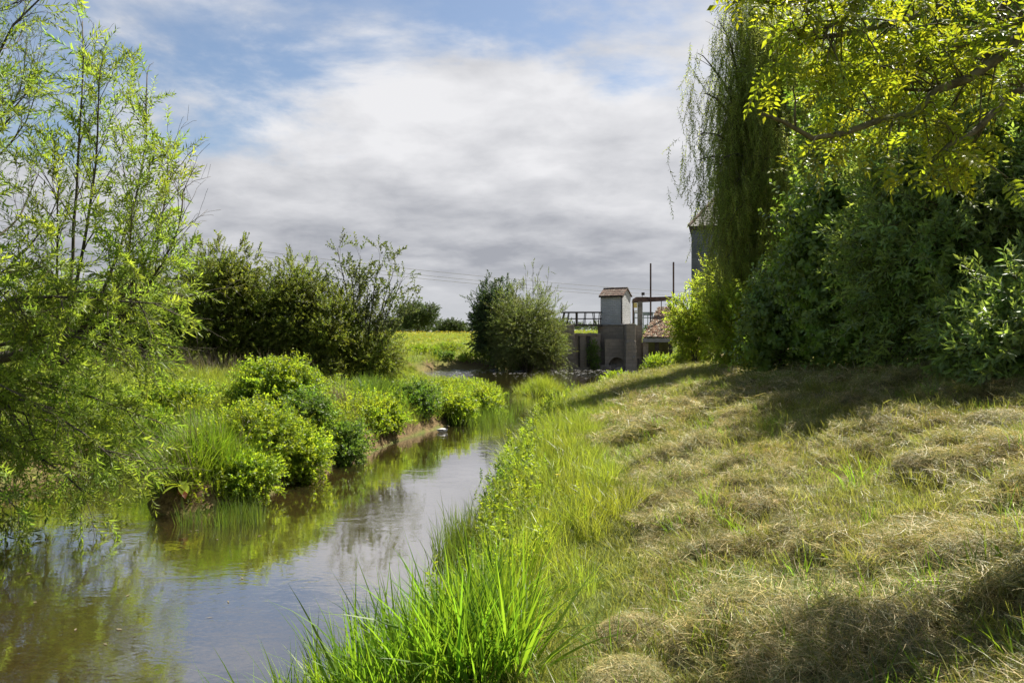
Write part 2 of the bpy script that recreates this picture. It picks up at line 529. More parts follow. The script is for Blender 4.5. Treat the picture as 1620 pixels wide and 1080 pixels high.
def sprig(n, tl, LL, LW, ang=50, droop=0.15, opp=False, tw=0.004, fold=0.2, mid=0.45, spread=1.0, bend=0.15, jit=0.25):
    """a twig along +Z with leaves: (V, tris, material index) - 0 leaf, 1 twig"""
    t = np.linspace(0.12, 1.0, n)
    bd = rng.uniform(-bend, bend, 2)
    path = lambda u: np.stack([bd[0] * tl * u ** 2, bd[1] * tl * u ** 2, tl * u], -1)
    P = path(t)
    if opp:
        az = (np.arange(n) // 2) * math.pi / 2 + (np.arange(n) % 2) * math.pi
        P = path(t[(np.arange(n) // 2) * 2])
    else:
        az = np.arange(n) * 2.4
    az = az + rng.uniform(-.4, .4, n)
    a = R(ang) * (1 - 0.5 * t ** 2) + rng.uniform(-jit, jit, n)
    D = np.stack([np.sin(a) * np.cos(az), np.sin(a) * np.sin(az), np.cos(a)], -1)
    D[:, 2] -= droop
    N = np.stack([-np.cos(a) * np.cos(az), -np.cos(a) * np.sin(az), np.sin(a)], -1) + rng.normal(size=(n, 3)) * 0.35
    sz = rng.uniform(0.7, 1.1, n) * (1 - 0.3 * (t - 0.4) ** 2)
    V, T = leaves(P, D, N, LL * sz, LW * sz, fold, mid, rng.uniform(0, 0.2))
    tv, tq, tt = tube(path(np.linspace(0, 1, 4)), [tw, tw * .8, tw * .6, tw * .2], 3)
    tris = np.concatenate([tq[:, [0, 1, 2]], tq[:, [0, 2, 3]]]) + len(V)
    return np.concatenate([V, tv]), np.concatenate([T, tris]), np.concatenate([np.zeros(len(T)), np.ones(len(tris))])


def blades(n, r, h, wd, lean=0.35, bend=0.5, segs=4, hv=0.35, up=1.0):
    """a tuft of grass blades: (V, tris, material index 0)"""
    az = rng.uniform(0, 2 * math.pi, n); rr = r * np.sqrt(rng.uniform(0, 1, n))
    P = np.stack([rr * np.cos(az), rr * np.sin(az), np.zeros(n)], -1)
    az2 = az + rng.normal(size=n) * 0.8
    le = np.abs(rng.normal(size=n)) * lean
    H = h * rng.uniform(1 - hv, 1 + hv * .5, n)
    O = np.stack([np.cos(az2), np.sin(az2), np.zeros(n)], -1)
    bn = np.abs(rng.normal(size=n)) * bend
    t = np.linspace(0, 1, segs + 1)
    side = np.stack([-np.sin(az2), np.cos(az2), np.zeros(n)], -1)
    tw = rng.uniform(-1.2, 1.2, n)
    side = side * np.cos(tw)[:, None] + O * np.sin(tw)[:, None]
    Vs = []
    wdn = wd * rng.uniform(.6, 1.2, n)
    for u in t:
        c = P + O * (H * (le * u + bn * u ** 2.2))[:, None]
        c[:, 2] = H * (u * up - 0.45 * bn * u ** 2.6)
        wu = wdn * (1 - u ** 2.2) * (0.65 + 0.6 * u * (1 - u) * 2)
        Vs += [c - side * wu[:, None] / 2, c + side * wu[:, None] / 2]
    V = np.stack(Vs, 1).reshape(-1, 3)
    m = 2 * (segs + 1)
    k = np.arange(n)[:, None, None] * m
    T = []
    for i in range(segs):
        a = 2 * i
        T += [[a, a + 1, a + 3], [a, a + 3, a + 2]]
    T = (np.array(T)[None] + k).reshape(-1, 3)
    return V, T, np.zeros(len(T))


def strands(n, r, L, wd, hz=0.05, tilt=0.35, segs=3, green=0.0):
    """a wisp of hay: curved strands lying about"""
    az = rng.uniform(0, 2 * math.pi, n); rr = r * np.sqrt(rng.uniform(0, 1, n))
    P = np.stack([rr * np.cos(az), rr * np.sin(az), np.abs(rng.normal(size=n)) * hz * (1.2 - rr / r)], -1)
    a2 = rng.normal(size=n) * 0.9 + (rng.random(n) < .5) * math.pi
    D = unit(np.stack([np.cos(a2), np.sin(a2), rng.normal(size=n) * tilt], -1))
    S = unit(np.cross(D, [0, 0, 1]) + rng.normal(size=(n, 3)) * 0.5)
    K = rng.normal(size=(n, 3)) * 0.35; K[:, 2] = -np.abs(K[:, 2])
    Ln = L * rng.uniform(.4, 1.3, n)
    Vs = []
    for u in np.linspace(-.5, .5, segs + 1):
        c = P + D * (Ln * u)[:, None] + K * (Ln * (u * u))[:, None]
        wu = wd * (1 - 0.6 * abs(u) * 2)
        Vs += [c - S * wu / 2, c + S * wu / 2]
    V = np.stack(Vs, 1).reshape(-1, 3)
    m = 2 * (segs + 1)
    T = []
    for i in range(segs):
        a = 2 * i
        T += [[a, a + 1, a + 3], [a, a + 3, a + 2]]
    T = (np.array(T)[None] + np.arange(n)[:, None, None] * m).reshape(-1, 3)
    mi = np.repeat((rng.random(n) < green).astype(int), 2 * segs)
    return V, T, mi


# --- scattering: one mesh holds the seed points and the little sprigs, geometry nodes set sprigs on points
_GN = {}


def gn_tree(K):
    if K in _GN:
        return _GN[K]
    g = bpy.data.node_groups.new('scatter_%d' % K, 'GeometryNodeTree')
    g.interface.new_socket('Geometry', in_out='INPUT', socket_type='NodeSocketGeometry')
    g.interface.new_socket('Geometry', in_out='OUTPUT', socket_type='NodeSocketGeometry')
    N, L = g.nodes, g.links
    gi = N.new('NodeGroupInput'); go = N.new('NodeGroupOutput')
    def named(nm, typ):
        a = N.new('GeometryNodeInputNamedAttribute'); a.data_type = typ; a.inputs['Name'].default_value = nm
        return [o for o in a.outputs if o.enabled and o.name == 'Attribute'][0]
    pid = named('pid', 'INT'); rot = named('rot', 'FLOAT_VECTOR'); scl = named('scl', 'FLOAT')
    e2r = N.new('FunctionNodeEulerToRotation'); L.new(rot, e2r.inputs[0])
    jn = N.new('GeometryNodeJoinGeometry')
    def pick(k):
        c = N.new('FunctionNodeCompare'); c.data_type = 'INT'; c.operation = 'EQUAL'
        ins = [i for i in c.inputs if i.enabled]
        L.new(pid, ins[0]); ins[1].default_value = k
        s = N.new('GeometryNodeSeparateGeometry'); s.domain = 'POINT'
        L.new(gi.outputs[0], s.inputs['Geometry']); L.new(c.outputs[0], s.inputs['Selection'])
        return s.outputs['Selection']
    for k in range(K):
        ip = N.new('GeometryNodeInstanceOnPoints')
        L.new(pick(100 + k), ip.inputs['Points']); L.new(pick(k), ip.inputs['Instance'])
        L.new(e2r.outputs[0], ip.inputs['Rotation']); L.new(scl, ip.inputs['Scale'])
        L.new(ip.outputs[0], jn.inputs[0])
    L.new(jn.outputs[0], go.inputs[0])
    _GN[K] = g
    return g


def frames(D, roll=None):
    """euler XYZ turning +Z onto D with a random roll"""
    D = unit(D); n = len(D)
    h = np.where(np.abs(D[:, 2:3]) > 0.95, np.array([[1.0, 0, 0]]), np.array([[0, 0, 1.0]]))
    x = unit(np.cross(h, D)); y = np.cross(D, x)
    a = rng.uniform(0, 2 * math.pi, n) if roll is None else roll
    ca, sa = np.cos(a)[:, None], np.sin(a)[:, None]
    X = x * ca + y * sa; Y = -x * sa + y * ca
    return np.stack([np.arctan2(Y[:, 2], D[:, 2]), np.arcsin(np.clip(-X[:, 2], -1, 1)), np.arctan2(X[:, 1], X[:, 0])], -1)


def scatter(name, protos, P, rot, scl, mats, parent=None, var=None):
    P = np.asarray(P, float); n = len(P); K = len(protos)
    var = rng.integers(0, K, n) if var is None else var
    V = [P]; Fs = []; mi = []; pid = [100 + var]; off = n
    for k, (v, f, m_) in enumerate(protos):
        V.append(v); Fs.append(np.asarray(f) + off); mi.append(m_); off += len(v)
        pid.append(np.full(len(v), k))
    me = make_mesh(name, np.concatenate(V), [np.concatenate(Fs)], mats, np.concatenate(mi), smooth=False)
    tot = off
    a = me.attributes.new('pid', 'INT', 'POINT'); a.data.foreach_set('value', np.concatenate(pid).astype(np.int32))
    r_ = np.zeros((tot, 3), np.float32); r_[:n] = rot
    a = me.attributes.new('rot', 'FLOAT_VECTOR', 'POINT'); a.data.foreach_set('vector', r_.ravel())
    s_ = np.ones(tot, np.float32); s_[:n] = scl
    a = me.attributes.new('scl', 'FLOAT', 'POINT'); a.data.foreach_set('value', s_)
    o = link(name, me, parent)
    md = o.modifiers.new('scatter', 'NODES'); md.node_group = gn_tree(K)
    o['kind'] = 'stuff'
    return o


# ------------------------------------------------------------------ terrain
RB = np.array([(-5, -70), (-3.2, -10), (-2.3, 0), (-1.6, 3), (-1.15, 4.6), (-0.72, 5.3), (-.42, 6.5), (-.36, 9.4), (-.30, 12), (.02, 15),
               (0.45, 18.5), (.75, 21), (1.2, 24), (2.0, 27), (3.4, 30), (5.3, 34), (7.0, 38), (9.3, 44), (10.9, 51), (11.4, 57.5)], float)
LBk = np.array([(2.0, 57.5), (-1, 56.5), (-4.5, 56), (-7, 53), (-6.5, 47), (-3.6, 38), (-1.0, 33.0), (-.3, 30), (-.5, 27), (-1.0, 25),
                (-2.0, 21.6), (-2.9, 18.5), (-3.35, 16), (-3.9, 13.7), (-4.15, 12.2), (-4.6, 11.35), (-5.3, 11.2), (-5.75, 12), (-5.95, 13.6),
                (-7, 15.4), (-8.4, 15), (-9.2, 13), (-9.6, 10), (-10, 6), (-11, 0), (-13, -10), (-16, -70)], float)
POLY = np.concatenate([RB, LBk])
SEGA = POLY; SEGB = np.roll(POLY, -1, 0)
SEGR = np.arange(len(POLY)) < len(RB) - 1      # which segments belong to the right bank


def bank(x, y):
    """signed distance to the water's edge (land positive) and side flag"""
    x = np.asarray(x, float); y = np.asarray(y, float); sh = x.shape
    p = np.stack([x.ravel(), y.ravel()], -1)
    best = np.full(len(p), 1e9); side = np.zeros(len(p), bool); ins = np.zeros(len(p), bool)
    for i in range(len(POLY)):
        a, b = SEGA[i], SEGB[i]; ab = b - a
        t = np.clip(((p - a) @ ab) / (ab @ ab), 0, 1)
        d = np.hypot(*(p - (a + t[:, None] * ab)).T)
        m = d < best
        best = np.where(m, d, best); side = np.where(m, SEGR[i], side)
        c = (a[1] > p[:, 1]) != (b[1] > p[:, 1])
        xi = a[0] + (p[:, 1] - a[1]) / (b[1] - a[1] + 1e-12) * ab[0]
        ins ^= c & (p[:, 0] < xi)
    return np.where(ins, -best, best).reshape(sh), side.reshape(sh)


_PERM = np.random.default_rng(3).random((256, 256))


def vnoise(x, y):
    xi = np.floor(x).astype(int); yi = np.floor(y).astype(int); fx = x - xi; fy = y - yi
    fx = fx * fx * (3 - 2 * fx); fy = fy * fy * (3 - 2 * fy)
    g = lambda i, j: _PERM[i & 255, j & 255]
    return (g(xi, yi) * (1 - fx) + g(xi + 1, yi) * fx) * (1 - fy) + (g(xi, yi + 1) * (1 - fx) + g(xi + 1, yi + 1) * fx) * fy


def fbm(x, y, o=4):
    s = 0; a = 0.5; tot = 0
    for k in range(o):
        s = s + a * vnoise(x * 2 ** k + 17.3 * k, y * 2 ** k + 5.1 * k); tot += a; a *= .5
    return s / tot


def hay(x, y):
    """0..1: how much cut grass lies here"""
    q = fbm(x * 1.7 + 40 + .5 * y, y * 1.5 + 11, 4)
    return np.clip((q - 0.43) * 4.5, 0, 1)


def gh(x, y, full=False):
    x = np.asarray(x, float); y = np.asarray(y, float)
    d, side = bank(x, y)
    zr = np.interp(d, [0, .2, .6, 1.2, 1.9, 4.5, 6, 10, 20, 60, 400], [0, .22, .52, .78, .95, 1.75, 2.06, 2.4, 2.7, 2.9, 3.2])
    zl = np.interp(d, [0, .18, .5, 1.5, 4, 10, 25, 60, 400], [0, .32, .58, .82, 1.02, 1.35, 2.0, 2.35, 2.45])
    zr = np.where(d > 1.9, .95 + (zr - .95) * np.interp(y, [11, 18, 34], [1, .62, .56]), zr)
    zl = zl * (1 - np.interp(y, [20, 25, 38, 50], [0, .5, .5, 0]) * np.clip((x + 8) / 4, 0, 1))
    z = np.where(side, zr, zl)
    z = np.where((y > 57.4) & (x > 1) & (x < 60), np.maximum(z, 2.5), z)
    n = fbm(x * .55 + 3, y * .55 + 9, 4) - 0.5
    land = np.clip((d - .15) / 1.0, 0, 1)
    z = z + n * land * np.where(side, 0.16, 0.30)
    mown = np.clip((d - 1.5 - .5 * (fbm(x * .9, y * .9, 2) - .5)) / .35, 0, 1) * side * (d < 40)
    z = z + mown * hay(x, y) * (0.02 + 0.34 * np.clip(fbm(x * 3.4, y * 3.4, 3) - .28, 0, 1)) + mown * 0.08 * (fbm(x * 6, y * 6, 3) - .5)
    z = np.where(d < 0, np.maximum(d * 0.35, -0.42) + 0.10 * (fbm(x * 1.5, y * 1.5, 3) - .5) * np.clip(-d, 0, 1), z)
    if full:
        return z, d, side, mown
    return z


def gz(x, y):
    return float(gh(np.array([float(x)]), np.array([float(y)]))[0])


def axis(fine0, fine1, step, lo, hi, g=1.09):
    a = list(np.arange(fine0, fine1, step)); s = step; v = a[-1]
    while v < hi:
        s *= g; v += s; a.append(v)
    s = step; v = a[0]; b = []
    while v > lo:
        s *= g; v -= s; b.append(v)
    return np.array(b[::-1] + a)


gx = axis(-6.5, 8.5, 0.075, -900, 900, 1.07)
gy = axis(1.8, 15, 0.075, -200, 1500, 1.045)
XX, YY = np.meshgrid(gx, gy)
ZZ, DD, SS, MM = gh(XX, YY, True)
nx, ny = len(gx), len(gy)
idx = np.arange(nx * ny).reshape(ny, nx)
quads = np.stack([idx[:-1, :-1], idx[:-1, 1:], idx[1:, 1:], idx[1:, :-1]], -1).reshape(-1, 4)
me = make_mesh('ground', np.stack([XX, YY, ZZ], -1), [quads], ['ground'])
def fattr(me, nm, v):
    a = me.attributes.new(nm, 'FLOAT', 'POINT'); a.data.foreach_set('value', np.asarray(v, np.float32).ravel())
fattr(me, 'mown', MM)
fattr(me, 'mud', np.clip(1 - (DD - .35) / .35, 0, 1) * (DD > 0))
fattr(me, 'bed', np.clip(-DD / .1, 0, 1))
fattr(me, 'field', np.clip((YY - 50) / 25, 0, 1))
o = link('ground', me); o['kind'] = 'structure'
wm = make_mesh('river_water', [(-17, -70, 0), (12, -70, 0), (12, 58, 0), (-17, 58, 0)], [[[0, 1, 2, 3]]], ['water'])
o = link('river_water', wm); o['kind'] = 'structure'

# ------------------------------------------------------------------ weir and mill
YW = 56.0
def PX(px, Y=YW): return (px - 810.0) / F * Y
def PZ(py, Y=YW): return CZ + (HOR - py) / F * Y

# lock wall
t = thing('lock_wall', 'long brown masonry retaining wall beside the weir pool', 'wall', (PX(895), YW, 0))
ox, oy = PX(895), YW
m = MB().box(PX(826) - ox, PX(950) - ox, 0, 1.6, -0.8, 2.45); m.build('wall', 'brickish', t)
x = PX(826) - ox
while x < PX(948) - ox:                              # coping stones, each its own
    ln = rng.uniform(.5, .8)
    MB().box(x, min(x + ln - .02, PX(950) - ox), -.09, .6, 2.455, 2.455 + rng.uniform(.13, .19), jit=.012).build('coping_stone', 'weir', t, bevel=.015)
    x += ln
MB().box(PX(888) - ox, PX(908) - ox, -.25, 1.2, -0.8, PZ(513) - 0.02, .05, .05).build('abutment', 'weir', t, bevel=.03)
for px, wd in ((916, .13), (931, .28)):
    MB().box(PX(px) - ox - wd / 2, PX(px) - ox + wd / 2, -.16, -.003, -.8, 2.38).build('timber_post', 'wood_dark', t)
MB().box(PX(826) - ox, PX(948) - ox, -.5, -.28, -.6, .12, 0, 0, .02).build('wall_footing', 'weir', t)

# pier carrying the hut
hx, hy = PX(974, 57.2), 57.2
ANG = R(-31)
zt = PZ(513, 57)
t = thing('sluice_pier', 'tall dark stained stone pier under the small hut', 'pier', (hx, hy, 0), rz=ANG)
MB().box(-1.12, 1.12, -1.05, 1.05, -.8, 1.35, .30, .34).build('lower_body', 'weir', t, bevel=.04)
MB().box(-1.04, 1.04, -.98, .98, 1.352, zt - .12).build('upper_body', 'weir', t, bevel=.02)
MB().box(-1.10, 1.10, -1.04, 1.04, zt - .118, zt).build('cap_course', 'concrete', t, bevel=.02)

for i in range(13):                                   # rubble at the foot of the pier
    a = rng.uniform(-1.5, 1.4); s = rng.uniform(.16, .34)
    MB().box(a - s, a + s, -1.95 - s * .6 + rng.uniform(-.2, .2), -1.45, -.5, rng.uniform(.04, .34), .06, .06, .07).build('rubble_stone', 'weir', t, bevel=.05)
# hut
t = thing('stone_hut', 'small grey stone hut with pitched roof on the weir pier', 'hut', (hx, hy, zt), rz=ANG)
hw, hd, he = .88, .80, PZ(468, 57) - zt
V = [(-hw, -hd, 0), (hw, -hd, 0), (hw, hd, 0), (-hw, hd, 0), (-hw, -hd, he), (hw, -hd, he), (hw, hd, he), (-hw, hd, he), (-hw, 0, he + .52), (hw, 0, he + .52)]
mb = MB().add(V, [[[0, 1, 5, 4], [2, 3, 7, 6], [1, 2, 6, 5], [3, 0, 4, 7], [0, 3, 2, 1]], [[5, 6, 9], [7, 4, 8]]])
mb.build('wall', 'stone', t)
rs = link('roof', None, t) if False else None
n_c, n_r = 9, 5
rp = MB()
a1 = math.atan2(.52, hd)
for s in (-1, 1):
    y0, z0 = s * (hd + .11), he - .07
    v = [(-hw - .1, y0, z0), (hw + .1, y0, z0), (hw + .1, 0, he + .545), (-hw - .1, 0, he + .545)]
    v2 = [(a, b_, c + .05) for a, b_, c in v]
    rp.add(v + v2, [[[0, 1, 2, 3], [7, 6, 5, 4], [0, 4, 5, 1], [1, 5, 6, 2], [3, 7, 4, 0]]])
roof = rp.build('roof', 'hutroof', t)
for s in (-1, 1):                                   # courses of stone slates
    for r_ in range(n_r):
        u = r_ / n_r
        for c in range(n_c):
            xa = -hw - .1 + (2 * hw + .2) * c / n_c + .01; xb = xa + (2 * hw + .2) / n_c - .02
            yb = s * (hd + .13) * (1 - u); zb = he - .07 + .055 + .615 * u
            ye = s * (hd + .13) * (1 - u - 1.25 / n_r); ze = he - .07 + .055 + .615 * (u + 1.25 / n_r)
            k = rng.uniform(0, .02)
            mb = MB(); mb.add([(xa, yb, zb + .025 + k), (xb, yb, zb + .025 + k), (xb, ye, ze + .005), (xa, ye, ze + .005),
                               (xa, yb, zb + .0), (xb, yb, zb + .0), (xb, ye, ze - .02), (xa, ye, ze - .02)],
                              [[[0, 1, 2, 3], [7, 6, 5, 4], [0, 4, 5, 1], [1, 5, 6, 2], [3, 7, 4, 0]]])
            if r_ < n_r - 1:
                mb.build('slate', 'hutroof', roof)
MB().box(-hw - .1, hw + .1, -.09, .09, he + .56, he + .64).build('ridge_tile', 'hutroof', roof, bevel=.02)
dp = MB().tube([(hw - .02, -hd - .05, .02), (hw - .02, -hd - .05, he - .1)], .045, 8).build('downpipe', 'wood_dark', t, smooth=True)
MB().box(-hw - .08, hw + .06, -hd - .17, -hd - .07, he - .13, he - .05).build('gutter', 'wood_dark', t)

# buttress and culvert to the right of the pier
t = thing('weir_buttress', 'narrow pale stone buttress standing in the pool right of the pier', 'buttress', (PX(998, 54.6), 54.6, 0))
MB().box(-.36, .36, -.1, 2.6, -.8, 2.05, .06, .08).build('shaft', 'weir', t, bevel=.04)
MB().box(-.32, .34, .0, 2.6, 2.052, PZ(512, 55)).build('upper_shaft', 'weir', t, bevel=.03)
for px, py in ((993, 541), (1003, 565)):
    MB().box(PX(px, 54.5) - PX(998, 54.6) - .09, PX(px, 54.5) - PX(998, 54.6) + .07, -.19, .0, PZ(py, 54.5) - .09, PZ(py, 54.5) + .09, jit=.02).build('pale_stone', 'concrete', t, bevel=.02)
t = thing('culvert_arch', 'low stone arch over dark outflow between pier and buttress', 'arch', (PX(976, 55.4), 55.4, 0))
aw, az_, zt2 = .62, .15, 2.2
pts_o = []
n = 12
arc = [(aw * math.cos(math.pi - i / n * math.pi), az_ + .72 * math.sin(i / n * math.pi)) for i in range(n + 1)]
mb = MB()
for i in range(n):
    (xa, za), (xb, zb) = arc[i], arc[i + 1]
    mb.add([(xa, 0, za), (xb, 0, zb), (xb, 0, zt2), (xa, 0, zt2), (xa, .5, za), (xb, .5, zb), (xb, .5, zt2), (xa, .5, zt2)],
           [[[0, 1, 2, 3], [4, 7, 6, 5], [0, 4, 5, 1], [3, 2, 6, 7]]])
mb.box(-aw - .25, -aw, 0, .5, -.8, zt2); mb.box(aw, aw + .12, 0, .5, -.8, zt2)
mb.build('spandrel', 'weir', t)
for i in range(n):                                   # ring of arch stones
    (xa, za), (xb, zb) = arc[i], arc[i + 1]
    k = 1.22
    f = lambda q, zq: (q * k, az_ + (zq - az_) * k)
    (xc, zc), (xd, zd) = f(xb, zb), f(xa, za)
    mb = MB().add([(xa, -.05, za), (xb, -.05, zb), (xc, -.05, zc), (xd, -.05, zd), (xa, .3, za), (xb, .3, zb), (xc, .3, zc), (xd, .3, zd)],
                  [[[0, 1, 2, 3], [0, 4, 5, 1], [2, 6, 7, 3], [1, 5, 6, 2], [3, 7, 4, 0]]])
    mb.build('arch_stone', 'weir', t)
for i in range(3):
    MB().box(-.4, .5, .2 + .22 * i, .42 + .22 * i, -.5, .12 + .2 * i, jit=.03).build('step', 'concrete', t)

# footbridge
zb = PZ(513)
t = thing('footbridge', 'dark timber footbridge with railings left of the stone hut', 'bridge', (PX(920), YW + .5, zb))
xa, xb = PX(889) - PX(920), PX(954) - PX(920)
MB().box(xa, xb, -.1, 1.0, -.12, 0).build('deck', 'wood_dark', t)
for yy, nm in ((-.05, 0), (.95, 1)):
    MB().box(xa, xb, yy - .04, yy + .04, .86, .95).build('top_rail', 'wood_dark', t)
    MB().box(xa, xb, yy - .03, yy + .03, .40, .46).build('middle_rail', 'wood_dark', t)
    for i, px in enumerate((892, 900, 914, 927, 942, 951)):
        x = PX(px) - PX(920); ln = (.10, .06, .0, .05, -.05, .03)[i]
        MB().bar((x - ln, yy, 0.002), (x + ln, yy, .858), .09 if i in (0, 2) else .06).build('post', 'wood_dark', t)

# sluice gantry
YG = 58.5
zg = 2.9
t = thing('sluice_gantry', 'rusty sluice gantry with concrete column and two tall thin rods', 'gantry', (PX(1012, YG), YG, zg))
gX = lambda p: PX(p, YG) - PX(1012, YG)
gZ = lambda p: PZ(p, YG) - zg
MB().box(gX(1009), gX(1016), -.2, .2, -.6, gZ(477)).build('column', 'concrete', t, bevel=.02)
MB().bar((gX(1001.5), -.1, -.6), (gX(1001.5), -.1, gZ(478)), .12).build('post', 'rust', t)
mb = MB().prism([(gX(1000), gZ(479)), (gX(1062), gZ(475.5)), (gX(1062), gZ(469)), (gX(1030), gZ(470)), (gX(1006), gZ(470)), (gX(1001), gZ(473))], -.16, .16)
mb.build('beam', 'rust', t)
MB().bar((gX(1062), 0, gZ(471.5)), (gX(1084), 0, gZ(472.5)), .1).build('beam_extension', 'rust', t)
for px, top in ((1028.5, 417), (1064.5, 415)):
    MB().bar((gX(px), -.22, gZ(520)), (gX(px), -.22, gZ(top)), .11).build('gate_rod', 'rust', t)
for px in (1046, 1061, 1076):
    MB().bar((gX(px), -.05, gZ(476)), (gX(px), -.05, gZ(500)), .055).build('hanger', 'rust', t)
MB().box(gX(1015), gX(1019.6), -.1, .1, gZ(467), gZ(462.5)).build('floodlight', 'wood_dark', t, bevel=.02)
MB().bar((gX(1016), 0, gZ(470)), (gX(1016), 0, gZ(466.9)), .04).build('floodlight_bracket', 'wood_dark', t)
MB().box(gX(1001.8), gX(1007), -.30, -.26, gZ(487), gZ(479.2)).build('sign', 'yellow', t)
MB().box(gX(1003), gX(1007), -.28, -.1, gZ(494.5), gZ(490.5)).build('gauge_box', 'white', t)
t = thing('railing', 'pale blue metal railing behind the gantry column', 'railing', (PX(1025, 60), 60, zg))
rX = lambda p: PX(p, 60) - PX(1025, 60)
rz_ = lambda p: PZ(p, 60) - zg
for py in (495, 502.5):
    MB().bar((rX(1004), 0, rz_(py)), (rX(1046), 0, rz_(py)), .05, .07).build('rail', 'blue', t)
MB().box(rX(1017), rX(1033), -.02, .02, rz_(499), rz_(493.5)).build('panel', 'blue', t)
for px in (1004, 1011, 1018, 1025, 1032, 1039, 1046):
    MB().bar((rX(px), 0.05, -.4), (rX(px), .05, rz_(494)), .06).build('post', 'blue', t)

# sluice house: tiled lean-to roof over a dark opening
YS = 55.2
t = thing('sluice_house', 'low lean-to with weathered clay tile roof over dark sluice opening', 'outbuilding', (PX(1040, YS), YS, 0))
sX = lambda p, Y=YS: PX(p, Y) - PX(1040, YS)
ze, yr, zr_ = PZ(534, YS), 4.4, PZ(486, YS + 4.4)
x0, x1 = sX(1017), sX(1098)
roofb = MB().add([(x0, -.2, ze), (x1, -.2, ze), (x1, yr, zr_), (x0 + 2.0, yr, zr_)], [[[0, 1, 2, 3]]])
roof = roofb.build('roof_deck', 'wood_dark', t)
tl = MB()
rows, cols = 20, 26
for r_ in range(rows):
    u0, u1 = r_ / rows, (r_ + 1.35) / rows
    for c in range(cols):
        f0 = x0 + 2.0 * u0 + (x1 - x0 - 2.0 * u0) * (c + (r_ % 2) * .5) / cols; f1 = f0 + (x1 - x0) / cols * .93
        k = .03 + rng.uniform(0, .07); j = rng.uniform(-.05, .05, 4)
        ya, yb_ = -.2 + (yr + .2) * u0, -.2 + (yr + .2) * min(u1, 1)
        za, zb_ = ze + (zr_ - ze) * u0, ze + (zr_ - ze) * min(u1, 1)
        fm = (f0 + f1) / 2
        tl.add([(f0, ya + j[0], za + k), (fm, ya + j[1], za + k + .06), (f1, ya + j[1], za + k), (f1, yb_, zb_ + .01), (fm, yb_, zb_ + .06), (f0, yb_, zb_ + .01),
                (f0, ya + j[0], za + k - .03), (f1, ya + j[1], za + k - .03)], [[[0, 1, 4, 5], [1, 2, 3, 4]], [[6, 7, 1], [6, 1, 0], [7, 2, 1]]])
tl.build('roof_tiles', 'tile', t)['kind'] = 'stuff'
MB().box(x0 - .05, x1, -.3, -.12, PZ(541, YS), PZ(535, YS)).build('fascia', 'fascia', t)
MB().box(x0 + .1, x1, 3.6, 4.2, -.8, 2.6).build('back_wall', 'weir', t)
MB().box(x0 + .02, x0 + .4, .0, 3.6, -.8, 1.9).build('side_wall', 'weir', t)
for px in (1040, 1062):
    MB().box(sX(px) - .12, sX(px) + .12, .1, .35, -.8, PZ(541.5, YS)).build('timber_post', 'wood_dark', t)
MB().box(x0 + .4, x1, .4, .6, .6, .78).build('cross_beam', 'wood_dark', t)
MB().box(sX(1005), x0, .4, 2.2, -.8, PZ(514, YS)).build('link_wall', 'weir', t)
t = thing('broken_planks', 'jumble of broken grey planks leaning below the sluice house', 'planks', (sX(1020) + PX(1040, YS), YS - .9, -.3))
for i in range(7):
    a = np.array([rng.uniform(-.6, .6), rng.uniform(-.2, .3), 0]); d = np.array([rng.uniform(-.7, .7), rng.uniform(-.1, .2), rng.uniform(.5, 1.3)])
    MB().bar(a, a + d, .13, .035).build('plank', 'fascia' if i % 2 else 'wood_dark', t)

# mill
YM = 70.0
t = thing('mill_building', 'tall grey stone mill with slate roof behind the weeping willow', 'building', (PX(1094, YM), YM, 0), rz=R(-15))
ez = PZ(359, YM)
MB().box(0, 13, 0, 9, 1.5, ez).build('wall', 'stone_mill', t)
for i in range(24):
    zq = 3.2 + i * .385
    MB().box(-.012, (.55 if i % 2 else .34), -.012, (.34 if i % 2 else .55), zq, zq + .375).build('quoin_stone', 'stone_mill', t, bevel=.01)
rz0, rh, ov = ez + .002, 4.1, .25
V = [(-ov, -ov, rz0), (13 + ov, -ov, rz0), (13 + ov, 9 + ov, rz0), (-ov, 9 + ov, rz0), (2.9, 4.5, rz0 + rh), (10.1, 4.5, rz0 + rh)]
roof = MB().add(V, [[[0, 1, 5, 4], [2, 3, 4, 5]], [[1, 2, 5], [3, 0, 4]]]).build('roof', 'slate', t)
for r_ in range(22):                                 # courses of slates on the slope we see
    u = r_ / 22; u2 = (r_ + 1.2) / 22
    a0, b0 = -ov + (2.9 + ov) * u, 13 + ov - (2.9 + ov) * u
    y0_, z0_ = -ov + (4.5 + ov) * u, rz0 + rh * u
    y1_, z1_ = -ov + (4.5 + ov) * min(u2, 1), rz0 + rh * min(u2, 1)
    MB().add([(a0, y0_ - .02, z0_ + .07), (b0, y0_ - .02, z0_ + .07), (b0, y1_, z1_ + .02), (a0, y1_, z1_ + .02), (a0, y0_, z0_), (b0, y0_, z0_)],
             [[[0, 1, 2, 3], [4, 5, 1, 0]]]).build('slate_course', 'slate', roof)
MB().tube([(-ov, -ov, rz0 + .1), (2.9, 4.5, rz0 + rh + .08)], .14, 8).build('hip_tiles', 'hutroof', roof)
MB().tube([(2.9, 4.5, rz0 + rh + .08), (10.1, 4.5, rz0 + rh + .08)], .14, 8).build('ridge_tiles', 'hutroof', roof)
MB().box(-.1, 13.1, -.2, -.02, rz0 - .28, rz0 - .04).build('eaves_board', 'wood_dark', t)

